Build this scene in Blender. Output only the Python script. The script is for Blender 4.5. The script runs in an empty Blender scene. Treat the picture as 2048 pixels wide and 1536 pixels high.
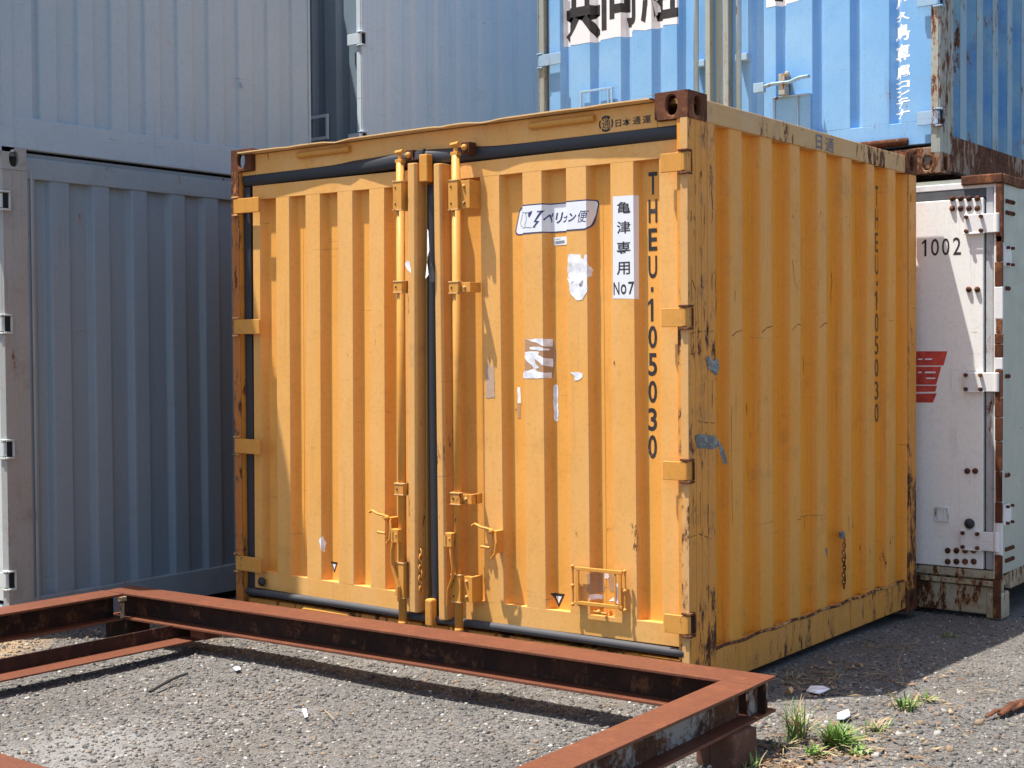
import bpy, bmesh, math, random
import numpy as np
from mathutils import Vector, Matrix
random.seed(7)
SC = bpy.context.scene
COL = SC.collection
# ------------------------------------------------------------------ camera
CAM_LOC = Vector((4.9721, -4.4200, 1.2893))
YAW, PITCH, ROLL, FPX = 0.64693, -0.02503, -0.00734, 2790.77      # focal length in pixels of a 2048 px wide frame
def cam_axes():
    cy, sy = math.cos(YAW), math.sin(YAW)
    f = Vector((-sy*math.cos(PITCH), cy*math.cos(PITCH), math.sin(PITCH)))
    r = Vector((cy, sy, 0)); u = r.cross(f)
    c, s = math.cos(ROLL), math.sin(ROLL)
    return c*r + s*u, -s*r + c*u, f
RX, UX, FX = cam_axes()
cam = bpy.data.cameras.new('camera'); cam.sensor_width = 36; cam.lens = FPX/2048*36
cam.clip_start = 0.05; cam.clip_end = 2000
camo = bpy.data.objects.new('camera', cam); COL.objects.link(camo)
m4 = Matrix((RX, UX, -FX)).transposed().to_4x4(); m4.translation = CAM_LOC
camo.matrix_world = m4; SC.camera = camo
def P(px, py, ax, val):
    """where the sight line through a pixel of the photograph meets a real plane (axis ax = val)"""
    d = RX*((px-1024)/FPX) + UX*(-(py-768)/FPX) + FX
    t = (val-CAM_LOC[ax])/d[ax]
    return CAM_LOC + d*t
# ------------------------------------------------------------------ light
SUN = Vector((0.557, 0.534, -2.22)).normalized()
w = bpy.data.worlds.new('World'); SC.world = w; w.use_nodes = True
nt = w.node_tree; nt.nodes.clear()
sky = nt.nodes.new('ShaderNodeTexSky'); sky.sky_type = 'NISHITA'; sky.sun_disc = False
sky.sun_elevation = math.asin(-SUN.z); sky.sun_rotation = math.atan2(-SUN.x, -SUN.y) % (2*math.pi)
sky.air_density = 1.0; sky.dust_density = 2.2; sky.ozone_density = 1.0
bg = nt.nodes.new('ShaderNodeBackground'); bg.inputs[1].default_value = 0.112
wo = nt.nodes.new('ShaderNodeOutputWorld')
nt.links.new(sky.outputs[0], bg.inputs[0]); nt.links.new(bg.outputs[0], wo.inputs[0])
sl = bpy.data.lights.new('sun', 'SUN'); sl.energy = 4.9; sl.angle = math.radians(0.53); sl.color = (1, 0.955, 0.88)
so = bpy.data.objects.new('sun', sl); COL.objects.link(so); so.location = (-3, -3, 9)
so.rotation_euler = SUN.to_track_quat('-Z', 'Y').to_euler()
SC.view_settings.view_transform = 'Standard'; SC.view_settings.look = 'None'
SC.view_settings.gamma = 1; SC.view_settings.exposure = 0.85
SC.render.engine = 'CYCLES'

# ------------------------------------------------------------------ materials
class NT:
    def __init__(s, name):
        s.m = bpy.data.materials.new(name); s.m.use_nodes = True
        s.t = s.m.node_tree; s.t.nodes.clear()
        s.out = s.n('OutputMaterial'); s.b = s.n('BsdfPrincipled')
        s.l(s.b.outputs[0], s.out.inputs[0])
        s.co = s.n('TexCoord').outputs['Object']
    def n(s, k): return s.t.nodes.new('ShaderNode'+k)
    def l(s, a, b): s.t.links.new(a, b)
    def noise(s, scale, detail=4, rough=.55, vec=(1, 1, 1), off=(0, 0, 0), dist=0):
        mp = s.n('Mapping'); mp.inputs['Scale'].default_value = vec; mp.inputs['Location'].default_value = off
        s.l(s.co, mp.inputs[0]); t = s.n('TexNoise'); s.l(mp.outputs[0], t.inputs['Vector'])
        t.inputs['Scale'].default_value = scale; t.inputs['Detail'].default_value = detail
        t.inputs['Roughness'].default_value = rough; t.inputs['Distortion'].default_value = dist
        return t.outputs[0]
    def ramp(s, v, a, b, inv=False):
        r = s.n('MapRange'); r.clamp = True
        s.l(v, r.inputs[0]); r.inputs[1].default_value = a; r.inputs[2].default_value = b
        if inv: r.inputs[3].default_value = 1; r.inputs[4].default_value = 0
        return r.outputs[0]
    def math(s, op, a, b=0.0, clamp=True):
        m = s.n('Math'); m.operation = op; m.use_clamp = clamp
        for i, v in enumerate((a, b)):
            if isinstance(v, (int, float)): m.inputs[i].default_value = v
            else: s.l(v, m.inputs[i])
        return m.outputs[0]
    def mix(s, fac, a, b):
        m = s.n('Mix'); m.data_type = 'RGBA'
        for i, v in ((0, fac), (6, a), (7, b)):
            if isinstance(v, (int, float)): m.inputs[i].default_value = v
            elif isinstance(v, tuple): m.inputs[i].default_value = (*v, 1)
            else: s.l(v, m.inputs[i])
        return m.outputs[2]
    def sep(s):
        x = s.n('SeparateXYZ'); s.l(s.co, x.inputs[0]); return x.outputs
    def bump(s, h, strength, dist):
        b = s.n('Bump'); b.inputs['Strength'].default_value = strength; b.inputs['Distance'].default_value = dist
        s.l(h, b.inputs['Height'])
        if getattr(s, '_nb', None): s.l(s._nb, b.inputs['Normal'])
        s._nb = b.outputs[0]; s.l(s._nb, s.b.inputs['Normal'])

RUST_D, RUST_M, RUST_O = (.035, .014, .008), (.12, .042, .018), (.27, .09, .028)
def rust_col(s):
    a = s.mix(s.ramp(s.noise(14, 6, .65), .35, .62), RUST_D, RUST_M)
    return s.mix(s.ramp(s.noise(45, 4, .7, off=(3, 1, 2)), .5, .68), a, RUST_O)
def paint(name, base, fade=None, rust=.15, streak=.3, dirt=.3, rough=.45, low=0.0, seed=0.0, faded=.6, dents=.25, metal=0.0, crest=None):
    s = NT(name); o = (seed, seed*1.7, seed*.6)
    fade = fade or tuple(min(1, c*1.15+.02) for c in base)
    c = s.mix(s.math('MULTIPLY', s.ramp(s.noise(2.2, 5, .6, off=o), .38, .66), faded), base, fade)
    if crest:                       # paint on the raised faces has weathered paler than in the folds
        ax, lo, hi, cf, amt_ = crest
        c = s.mix(s.math('MULTIPLY', s.ramp(s.sep()[ax], lo, hi), s.math('MULTIPLY', s.ramp(s.noise(1, 5, .65, vec=(7, 7, 1.2), off=o), .25, .6), amt_)), c, cf)
    dark = tuple(v*.45 for v in base)
    # fine mottling
    c = s.mix(s.math('MULTIPLY', s.ramp(s.noise(60, 3, .6, off=o), .5, .8), .22), c, dark)
    # vertical runs of dirt
    st = s.ramp(s.noise(1, 6, .7, vec=(38, 38, 1.1), off=o), .56, .78)
    st = s.math('MULTIPLY', st, s.ramp(s.noise(2.6, 3, off=(seed+4, 1, 0)), .42, .68))
    c = s.mix(s.math('MULTIPLY', st, streak), c, tuple(v*.35+.01 for v in base))
    g = s.ramp(s.noise(5.5, 10, .72, off=(seed+9, 2, 1)), .55, .78)
    c = s.mix(s.math('MULTIPLY', g, dirt), c, (.10, .075, .05))
    # thin scratches
    sc = s.ramp(s.noise(1, 2, .5, vec=(4, 4, 90), off=(seed+3, 0, 0), dist=1.5), .70, .73)
    c = s.mix(s.math('MULTIPLY', s.math('MULTIPLY', sc, s.ramp(s.noise(2, 2, off=(seed, 7, 7)), .5, .6)), .55), c, (.16, .10, .06))
    # chips down to rust
    ch = s.noise(1, 9, .75, vec=(26, 26, 9), off=(seed+5, 5, 5))
    mask = s.noise(1.7, 4, .6, off=(seed+1, 8, 3))
    tot = s.math('ADD', s.math('MULTIPLY', ch, .6, False), s.math('MULTIPLY', mask, .4, False), False)
    if low:
        z = s.sep()[2]
        tot = s.math('ADD', tot, s.math('MULTIPLY', s.ramp(z, 0.0, .38, True), low, False), False)
    th = .66-.22*rust
    if name == 'rust_bitten_yellow_paint': th = .54
    rm = s.ramp(tot, th, th+.02)
    halo = s.ramp(tot, th-.035, th+.01)
    c = s.mix(s.math('MULTIPLY', halo, min(1, rust*1.3+.1)), c, (.33, .15, .05))
    c = s.mix(rm, c, rust_col(s))
    s.l(c, s.b.inputs['Base Color'])
    s.b.inputs['Metallic'].default_value = metal
    r = s.ramp(s.noise(9, 5), .3, .7); rr = s.n('MapRange'); s.l(r, rr.inputs[0])
    rr.inputs[3].default_value = rough-.06; rr.inputs[4].default_value = rough+.18
    s.l(s.math('MAXIMUM', rr.outputs[0], s.math('MULTIPLY', rm, .9)), s.b.inputs['Roughness'])
    s.b.inputs['Specular IOR Level'].default_value = .35
    s.bump(s.noise(2.6, 2, .5, vec=(1, 1, .5), off=o), dents, .02)
    s.bump(s.noise(130, 3, .6), .12, .002)
    s.bump(s.ramp(tot, th-.01, th+.03), .5, .0015)
    return s.m
def rusty(name, d=RUST_D, m=RUST_M, o=RUST_O, amt=(.45, .62), rough=.85, remnant=None, rem=.6, seed=0):
    s = NT(name)
    c = s.mix(s.ramp(s.noise(7, 8, .7, off=(seed, 0, 0)), *amt), d, m)
    c = s.mix(s.ramp(s.noise(1, 8, .75, vec=(13, 13, 11), off=(seed, 4, 0)), .53, .62), c, o)
    c = s.mix(s.math('MULTIPLY', s.ramp(s.noise(90, 3, .6), .45, .7), .5), c, tuple(v*.5 for v in m))
    if remnant:
        t = s.math('ADD', s.math('MULTIPLY', s.noise(5, 5, .6, off=(seed+2, 2, 2)), .6, False), s.math('MULTIPLY', s.noise(34, 5, .7), .4, False), False)
        c = s.mix(s.ramp(t, rem-.04, rem+.035), remnant, c)
    s.l(c, s.b.inputs['Base Color']); s.b.inputs['Roughness'].default_value = rough
    s.b.inputs['Specular IOR Level'].default_value = .25
    s.bump(s.noise(55, 8, .7), .5, .003)
    return s.m
def plain(name, base, rough=.6, var=.25, scale=12, metal=0, bump=.1):
    s = NT(name)
    c = s.mix(s.math('MULTIPLY', s.ramp(s.noise(scale, 6, .65), .35, .7), var), base, tuple(v*.45+.01 for v in base))
    s.l(c, s.b.inputs['Base Color']); s.b.inputs['Roughness'].default_value = rough
    s.b.inputs['Metallic'].default_value = metal
    s.bump(s.noise(scale*6, 4), bump, .002)
    return s.m

YB = (.74, .345, .062)
M = {}
M['y_door'] = paint('yellow_door_paint', YB, (.78, .38, .09), rust=.12, streak=.5, dirt=.2, faded=.7, dents=.4, seed=1, crest=(1, .052, .034, (.77, .43, .15), .75))
M['y_side'] = paint('yellow_side_paint', (.85, .31, .018), (.80, .33, .035), rust=.2, streak=.9, dirt=.35, faded=.5, dents=.35, seed=4, rough=.4, crest=(0, 2.400, 2.418, (.76, .37, .08), .85))
M['y_rail'] = paint('worn_yellow_rail_paint', (.62, .36, .13), (.58, .37, .17), rust=.40, streak=.9, dirt=.6, seed=7)
M['y_low'] = paint('rust_bitten_yellow_paint', (.70, .30, .05), (.62, .31, .09), rust=.56, streak=.9, dirt=.6, seed=9)
M['y_post'] = paint('rust_streaked_yellow_paint', (.74, .31, .045), (.62, .27, .06), rust=.54, streak=1, dirt=.7, seed=12, low=.06)
M['y_edge'] = paint('chipped_yellow_edge_paint', (.64, .35, .12), (.60, .38, .18), rust=.40, streak=.8, dirt=.5, seed=15)
M['y_strip'] = paint('scuffed_yellow_strip_paint', (.68, .36, .11), (.66, .38, .14), rust=.22, streak=.9, dirt=.45, seed=16)
M['y_rusty'] = paint('rusting_yellow_seam', (.55, .30, .09), (.5, .3, .12), rust=.85, streak=.8, dirt=.6, seed=17)
M['y_rusty2'] = paint('orange_rust_bled_paint', (.50, .17, .035), (.34, .12, .04), rust=.72, streak=.9, dirt=.5, seed=19)
M['y_hard'] = paint('yellow_fitting_paint', (.64, .28, .045), (.62, .32, .08), rust=.26, streak=.6, dirt=.5, seed=18, dents=0)
M['y_lip'] = paint('bleached_yellow_lip_paint', (.74, .48, .22), (.72, .50, .28), rust=.25, streak=.3, dirt=.5, seed=21)  # paler, less saturated yellow than the doors
M['rust'] = rusty('rusted_iron', amt=(.35, .6))
M['casting'] = rusty('rusted_casting_iron', (.05, .022, .014), (.14, .05, .024), (.27, .11, .045), amt=(.3, .6), seed=3)
M['dark'] = plain('shadowed_void_black', (.008, .008, .009), .9, 0)
M['rubber'] = plain('black_rubber', (.022, .025, .033), .55, .4, 8)
M['rubber_g'] = plain('greyed_rubber', (.065, .063, .068), .7, .6, 7)
def worn(name, base, under, cut=.62):
    s = NT(name); t = s.math('ADD', s.math('MULTIPLY', s.noise(70, 6, .75), .6, False), s.math('MULTIPLY', s.noise(9, 3, .6), .4, False), False)
    c = s.mix(s.ramp(s.noise(25, 4), .35, .75), base, tuple(v*1.8+.01 for v in base)); c = s.mix(s.ramp(t, cut, cut+.03), c, under)
    s.l(c, s.b.inputs['Base Color']); s.b.inputs['Roughness'].default_value = .6; return s.m
M['black_p'] = worn('black_lettering_paint', (.016, .013, .013), (.40, .24, .09))
M['brown_p'] = worn('faded_brown_lettering_paint', (.085, .05, .025), (.55, .27, .06), .67)
M['grey_p'] = worn('faded_grey_lettering_paint', (.12, .105, .11), (.50, .34, .17), .64)
M['white_s'] = plain('white_sticker_vinyl', (.78, .79, .82), .45, .06, 30)
M['navy'] = plain('navy_print', (.035, .045, .14), .5, .15, 30)
M['torn'] = worn('torn_white_paper', (.64, .64, .67), (.55, .42, .28), .60)
M['torn_b'] = plain('torn_brown_paper', (.47, .27, .14), .8, .3, 60)
M['pinkish'] = plain('faded_pink_paper', (.52, .36, .26), .8, .35, 90)
M['greyprint'] = plain('grey_print', (.22, .25, .29), .6, .1, 60)
M['tape'] = worn('weathered_grey_tape', (.11, .11, .105), (.30, .31, .30), .52)
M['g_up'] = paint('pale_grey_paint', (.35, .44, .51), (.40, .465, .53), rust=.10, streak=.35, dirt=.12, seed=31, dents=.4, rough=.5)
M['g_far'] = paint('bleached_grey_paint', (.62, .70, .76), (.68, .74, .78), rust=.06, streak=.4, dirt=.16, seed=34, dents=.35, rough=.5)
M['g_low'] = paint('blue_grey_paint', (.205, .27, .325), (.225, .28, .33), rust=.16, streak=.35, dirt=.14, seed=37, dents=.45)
M['g_rail'] = paint('weathered_grey_rail_paint', (.26, .31, .34), (.17, .22, .27), rust=.25, streak=.5, dirt=.35, seed=40)
M['g_post'] = paint('rust_stained_grey_paint', (.32, .325, .32), (.30, .28, .25), rust=.20, streak=1, dirt=.55, seed=43)
M['g_lit'] = paint('pale_green_grey_paint', (.52, .55, .53), (.56, .57, .54), rust=.15, streak=.4, dirt=.3, seed=46)  # sunlight on the front painted in as a paler grey than the side
M['b_door'] = paint('sky_blue_paint', (.17, .39, .70), (.27, .49, .75), rust=.20, streak=.6, dirt=.10, faded=.7, seed=51)
M['b_side'] = paint('shaded_blue_side_paint', (.09, .26, .52), (.24, .42, .50), rust=.33, streak=1, dirt=.7, seed=54, faded=1)  # darker than the door blue: side shade put into the base colour
M['b_crest'] = paint('flaking_pale_blue_paint', (.28, .40, .46), (.18, .35, .50), rust=.32, streak=1, dirt=.8, seed=57)
M['b_rust'] = paint('blue_paint_gone_to_rust', (.32, .38, .36), (.30, .28, .22), rust=.46, streak=.8, dirt=.8, seed=60)
M['b_hard'] = paint('blue_fitting_paint', (.24, .43, .66), (.38, .47, .50), rust=.40, streak=.7, dirt=.4, seed=63, dents=0)
M['b_cast'] = paint('blue_paint_gone_to_rust_casting', (.20, .18, .15), (.22, .15, .10), rust=1.0, streak=.8, dirt=.8, seed=61)
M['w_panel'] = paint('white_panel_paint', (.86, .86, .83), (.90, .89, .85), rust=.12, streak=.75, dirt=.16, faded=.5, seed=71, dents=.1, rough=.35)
M['w_side'] = paint('shaded_cream_panel_paint', (.42, .45, .39), (.45, .47, .40), rust=.12, streak=.5, dirt=.25, seed=74, dents=.1, rough=.35)  # base darkened, so the shade on the side sits in the paint
M['w_low'] = paint('stained_cream_paint', (.46, .42, .31), (.34, .27, .17), rust=.62, streak=1, dirt=.9, seed=77)
M['w_jamb'] = paint('smudged_pale_jamb_paint', (.50, .51, .53), (.36, .37, .39), rust=.30, streak=1, dirt=.9, seed=79, faded=1)
M['w_fit'] = paint('white_fitting_paint', (.76, .76, .77), (.80, .78, .74), rust=.24, streak=.4, dirt=.3, seed=80, dents=0)
M['seal_g'] = plain('grey_door_seal', (.10, .11, .125), .7, .7, 14)
M['red'] = worn('red_print', (.42, .045, .03), (.6, .4, .36), .64)
M['white_p'] = worn('white_brush_paint', (.80, .82, .84), (.35, .52, .72), .60)
M['beam_top'] = rusty('orange_rusted_beam_steel', (.130, .046, .026), (.170, .059, .031), (.185, .065, .032), amt=(.25, .75), rough=.5, seed=8)
M['beam_web'] = rusty('dark_shaded_rusted_beam_steel', (.028, .014, .011), (.062, .027, .017), (.14, .058, .028), amt=(.45, .66), seed=11)  # rust kept darker so the webs carry their shade in the colour
M['beam_grey'] = rusty('beam_steel_with_grey_paint', (.05, .024, .016), (.12, .05, .025), (.20, .09, .04), amt=(.4, .6), remnant=(.30, .29, .275), rem=.475, seed=14)
M['brick'] = rusty('brown_block', (.10, .05, .035), (.16, .075, .05), (.2, .09, .06), amt=(.3, .7), seed=17)

# ------------------------------------------------------------------ mesh helpers
ORG = {}
def world_org(o): return ORG.get(o.name, Vector((0, 0, 0))) if o else Vector((0, 0, 0))
def tag(o, label=None, cat=None, group=None, kind=None):
    if label: o['label'] = label
    if cat: o['category'] = cat
    if group: o['group'] = group
    if kind: o['kind'] = kind
    return o
def thing(name, loc, label, cat, group=None):
    o = bpy.data.objects.new(name, None); COL.objects.link(o); o.location = loc; o.empty_display_size = .2
    ORG[o.name] = Vector(loc)
    return tag(o, label, cat, group)
class MB:
    def __init__(s): s.v = []; s.f = []; s.mi = []; s.mats = []
    def mat(s, m):
        m = M[m] if isinstance(m, str) else m
        if m not in s.mats: s.mats.append(m)
        s.cur = s.mats.index(m); return s
    def add(s, vs, fs):
        if not s.mats: s.cur = 0
        b = len(s.v); s.v += [tuple(v) for v in vs]
        for f in fs: s.f.append(tuple(b+i for i in f)); s.mi.append(s.cur)
        return s
    def box(s, x0, x1, y0, y1, z0, z1, rot=None, piv=None):
        vs = [Vector((x, y, z)) for x in (x0, x1) for y in (y0, y1) for z in (z0, z1)]
        if rot is not None:
            pv = Vector(piv) if piv else Vector(((x0+x1)/2, (y0+y1)/2, (z0+z1)/2))
            vs = [rot @ (v-pv) + pv for v in vs]
        return s.add(vs, [(0, 1, 3, 2), (4, 6, 7, 5), (0, 4, 5, 1), (2, 3, 7, 6), (0, 2, 6, 4), (1, 5, 7, 3)])
    def prism(s, pts, a, b, axis=0):
        """2D outline extruded from a to b along the axis"""
        def mk(p, t):
            return {0: (t, p[0], p[1]), 1: (p[0], t, p[1]), 2: (p[0], p[1], t)}[axis]
        n = len(pts)
        vs = [mk(p, a) for p in pts] + [mk(p, b) for p in pts]
        fs = [tuple(range(n))[::-1], tuple(range(n, 2*n))] + [(i, (i+1) % n, n+(i+1) % n, n+i) for i in range(n)]
        return s.add(vs, fs)
    def tube(s, path, r, n=10, cap=True, squash=None):
        path = [Vector(p) for p in path]; k = len(path); vs = []; fs = []
        rr = r if isinstance(r, (list, tuple)) else [r]*k
        t0 = (path[1]-path[0]).normalized()
        ref = Vector((0, 0, 1)) if abs(t0.z) < .9 else Vector((1, 0, 0))
        a = t0.cross(ref).normalized()
        for i, p in enumerate(path):
            t = (path[min(i+1, k-1)]-path[max(i-1, 0)]).normalized()
            a = (a - t*a.dot(t)).normalized(); b = t.cross(a)
            for j in range(n):
                th = 2*math.pi*j/n
                vs.append(p + (a*math.cos(th) + b*math.sin(th)*(squash or 1))*rr[i])
        for i in range(k-1):
            for j in range(n): fs.append((i*n+j, i*n+(j+1) % n, (i+1)*n+(j+1) % n, (i+1)*n+j))
        if cap: fs += [tuple(range(n))[::-1], tuple((k-1)*n+j for j in range(n))]
        return s.add(vs, fs)
    def ball(s, c, r, squash=(1, 1, 1), n=10, m=6):
        vs = []; fs = []
        for i in range(m+1):
            ph = math.pi*i/m
            for j in range(n):
                th = 2*math.pi*j/n
                vs.append((c[0]+r*squash[0]*math.sin(ph)*math.cos(th), c[1]+r*squash[1]*math.sin(ph)*math.sin(th), c[2]+r*squash[2]*math.cos(ph)))
        for i in range(m):
            for j in range(n): fs.append((i*n+j, i*n+(j+1) % n, (i+1)*n+(j+1) % n, (i+1)*n+j))
        return s.add(vs, fs)
    def build(s, name, parent=None, org=None, bevel=0, smooth=False, mat=None, seg=2):
        me = bpy.data.meshes.new(name)
        o0 = Vector(org) if org is not None else world_org(parent)
        me.from_pydata([tuple(Vector(v)-o0) for v in s.v], [], s.f)
        if mat: me.materials.append(M[mat])
        else:
            for m in s.mats: me.materials.append(m)
            me.polygons.foreach_set('material_index', s.mi)
        bm = bmesh.new(); bm.from_mesh(me)
        bmesh.ops.remove_doubles(bm, verts=bm.verts, dist=1e-6)
        bmesh.ops.recalc_face_normals(bm, faces=bm.faces); bm.to_mesh(me); bm.free()
        ob = bpy.data.objects.new(name, me); COL.objects.link(ob)
        if parent: ob.parent = parent
        ob.location = o0 - world_org(parent)
        ORG[ob.name] = o0
        if smooth: me.polygons.foreach_set('use_smooth', [True]*len(me.polygons))
        if bevel:
            b = ob.modifiers.new('bevel', 'BEVEL'); b.width = bevel; b.segments = seg; b.limit_method = 'ANGLE'
            b.angle_limit = math.radians(35); b.harden_normals = False
        return ob
def profile(crests, y0, d, run):
    """breakpoints (u, depth) of a corrugated sheet: flat crests at y0, valleys d deeper"""
    out = []
    for i, (a, b) in enumerate(crests):
        if i: out += [(a-run, y0+d), (a, y0)]
        else: out += [(a, y0)]
        out += [(b, y0)]
        if i < len(crests)-1: out += [(b+run, y0+d)]
    return out
def pdepth(pr, u):
    if u <= pr[0][0]: return pr[0][1]
    for (a, ya), (b, yb) in zip(pr, pr[1:]):
        if u <= b: return ya + (yb-ya)*(u-a)/max(1e-9, b-a)
    return pr[-1][1]
def sheet(mb, pr, z0, z1, ax='y', seam=None, nz=1, wob=0.0):
    """corrugated sheet; ax 'y' faces -y (u = x), ax 'x' faces +x (u = y, depth subtracted from x)"""
    zs = [z0+(z1-z0)*i/nz for i in range(nz+1)]
    vs = []
    for z in zs:
        for i, (u, dp) in enumerate(pr):
            jit = wob*math.sin(z*5.1+i*1.7)*math.sin(z*2.3+i)
            vs.append((u, dp+jit, z) if ax == 'y' else (dp+jit, u, z))
    n = len(pr); fs = []
    for k in range(nz):
        for i in range(n-1): fs.append((k*n+i, k*n+i+1, (k+1)*n+i+1, (k+1)*n+i))
    mb.add(vs, fs)
def glyphs(text, bold=0.0, shear=0.0):
    cu = bpy.data.curves.new('t', 'FONT'); cu.body = text; cu.offset = bold; cu.resolution_u = 3; cu.shear = shear
    ob = bpy.data.objects.new('t', cu); COL.objects.link(ob)
    me = bpy.data.meshes.new_from_object(ob.evaluated_get(bpy.context.evaluated_depsgraph_get()))
    vs = [(v.co.x, v.co.y) for v in me.vertices]; fs = [tuple(p.vertices) for p in me.polygons]
    bpy.data.objects.remove(ob); bpy.data.curves.remove(cu); bpy.data.meshes.remove(me)
    xs = [v[0] for v in vs]; ys = [v[1] for v in vs]
    x0, x1, y0, y1 = min(xs), max(xs), min(ys), max(ys)
    return [((x-x0)/(x1-x0), (y-y0)/(y1-y0)) for x, y in vs], fs
_jr = random.Random(77)
def jag(pts, j=.0022, step=.012):
    out = []
    for a, b in zip(pts, list(pts[1:])+[pts[0]]):
        L_ = math.hypot(b[0]-a[0], b[1]-a[1]); n = max(1, int(L_/step))
        for i in range(n):
            k = 0 if i == 0 else 1
            out.append((a[0]+(b[0]-a[0])*i/n+_jr.uniform(-j, j)*k, a[1]+(b[1]-a[1])*i/n+_jr.uniform(-j, j)*k))
    return out
class Flat:
    """2D pieces (u, z) laid on a panel, following its corrugation"""
    def __init__(s): s.mb = MB()
    def mat(s, m): s.mb.mat(m); return s
    def poly(s, pts):
        if len(s.mb.mats) and s.mb.mats[s.mb.cur].name.split('_')[0] in ('torn', 'weathered', 'faded'): pts = jag(pts)
        s.mb.add([(u, 0, z) for u, z in pts], [tuple(range(len(pts)))]); return s
    def one(s, u0, u1, z0, z1):
        w_, h_ = u1-u0, z1-z0
        return s.poly([(u0+w_*.52, z0), (u1, z0), (u1, z1), (u0+w_*.60, z1), (u0, z0+h_*.82), (u0, z0+h_*.70), (u0+w_*.52, z0+h_*.80)])
    def text(s, t, u0, u1, z0, z1, bold=0.0, slope=0.0, shear=0.0):
        v, f = glyphs(t, bold)
        s.mb.add([(u0+(u1-u0)*a+shear*b*(z1-z0), 0, z0+(z1-z0)*b+slope*(u1-u0)*a) for a, b in v], f); return s
    def build(s, name, parent, pr, ax='y', off=.0012):
        off = .0003 + off*.42
        me = bpy.data.meshes.new(name)
        me.from_pydata(s.mb.v, [], s.mb.f)
        for m in s.mb.mats: me.materials.append(m)
        me.polygons.foreach_set('material_index', s.mb.mi)
        bm = bmesh.new(); bm.from_mesh(me)
        bmesh.ops.triangulate(bm, faces=bm.faces)
        us = [v.co.x for v in bm.verts]; lo, hi = min(us), max(us)
        for u, _ in (pr if not callable(pr) else []):
            if lo+1e-4 < u < hi-1e-4:
                bmesh.ops.bisect_plane(bm, geom=bm.verts[:]+bm.edges[:]+bm.faces[:], plane_co=(u, 0, 0), plane_no=(1, 0, 0), dist=1e-5)
        o0 = world_org(parent)
        for v in bm.verts:
            u, z = v.co.x, v.co.z; extra = v.co.y
            dp = pdepth(pr, u)
            v.co = Vector((u, dp-off-extra, z)) - o0 if ax == 'y' else Vector((dp+off+extra, u, z)) - o0
        bm.to_mesh(me); bm.free()
        ob = bpy.data.objects.new(name, me); COL.objects.link(ob); ob.parent = parent
        ORG[ob.name] = o0
        return ob
ROT = {}
def local_ray(px, py, key):
    d = RX*((px-1024)/FPX) + UX*(-(py-768)/FPX) + FX; o = CAM_LOC.copy()
    if key in ROT:
        piv, R_ = ROT[key]; Rt = R_.transposed(); o = Rt @ (o-piv) + piv; d = Rt @ d
    return o, d
def hit(px, py, key, pr):
    """where the sight line through a pixel meets the folded surface of a door leaf: (u, z) in the leaf's own frame"""
    o, d = local_ray(px, py, key); best = None
    pts = [(pr[0][0]-3, pr[0][1])] + list(pr) + [(pr[-1][0]+3, pr[-1][1])]
    for (a, ya), (b, yb) in zip(pts, pts[1:]):
        # o.y + t d.y = ya + (yb-ya)*(x-a)/(b-a), x = o.x + t d.x
        if abs(b-a) < 1e-9: continue
        m = (yb-ya)/(b-a); den = d.y - m*d.x
        if abs(den) < 1e-9: continue
        t = (ya + m*(o.x-a) - o.y)/den; x = o.x + t*d.x
        if t > 0 and a-1e-6 <= x <= b+1e-6 and (best is None or t < best): best = t
    p = o + d*best
    return p.x, p.z
def torn(u0, u1, z0, z1, j=.006, step=.02, seed=1):
    r = random.Random(seed); pts = []
    def edge(a, b):
        n = max(2, int((Vector(b)-Vector(a)).length/step))
        return [(a[0]+(b[0]-a[0])*i/n + r.uniform(-j, j), a[1]+(b[1]-a[1])*i/n + r.uniform(-j, j)) for i in range(n)]
    for a, b in (((u0, z0), (u1, z0)), ((u1, z0), (u1, z1)), ((u1, z1), (u0, z1)), ((u0, z1), (u0, z0))): pts += edge(a, b)
    return pts
def ellipse_plate(mb, cu, cz, hw, hh, ru, rz, mk, depth, n=28):
    """rectangular plate with an oval hole through it; mk(u, z, t) makes a 3D point at depth t"""
    outer = []; inner = []
    for i in range(n):
        th = 2*math.pi*(i+.5)/n; c, s_ = math.cos(th), math.sin(th)
        k = min(hw/max(1e-9, abs(c)), hh/max(1e-9, abs(s_)))
        outer.append((cu+c*k, cz+s_*k))
        # slot with straight sides
        inner.append((cu+ru*math.copysign(abs(c)**.75, c), cz+rz*math.copysign(abs(s_)**.9, s_)))
    for q in range(4):      # snap to the true corners
        sx, sz = ((1, 1), (-1, 1), (-1, -1), (1, -1))[q]
        i = min(range(n), key=lambda i: (outer[i][0]-cu-sx*hw)**2+(outer[i][1]-cz-sz*hh)**2)
        outer[i] = (cu+sx*hw, cz+sz*hh)
    vs = [mk(u, z, 0) for u, z in outer] + [mk(u, z, 0) for u, z in inner] + [mk(u, z, depth) for u, z in inner]
    fs = []
    for i in range(n):
        j = (i+1) % n
        fs += [(i, j, n+j, n+i), (n+i, n+j, 2*n+j, 2*n+i)]
    mb.add(vs, fs)
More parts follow.
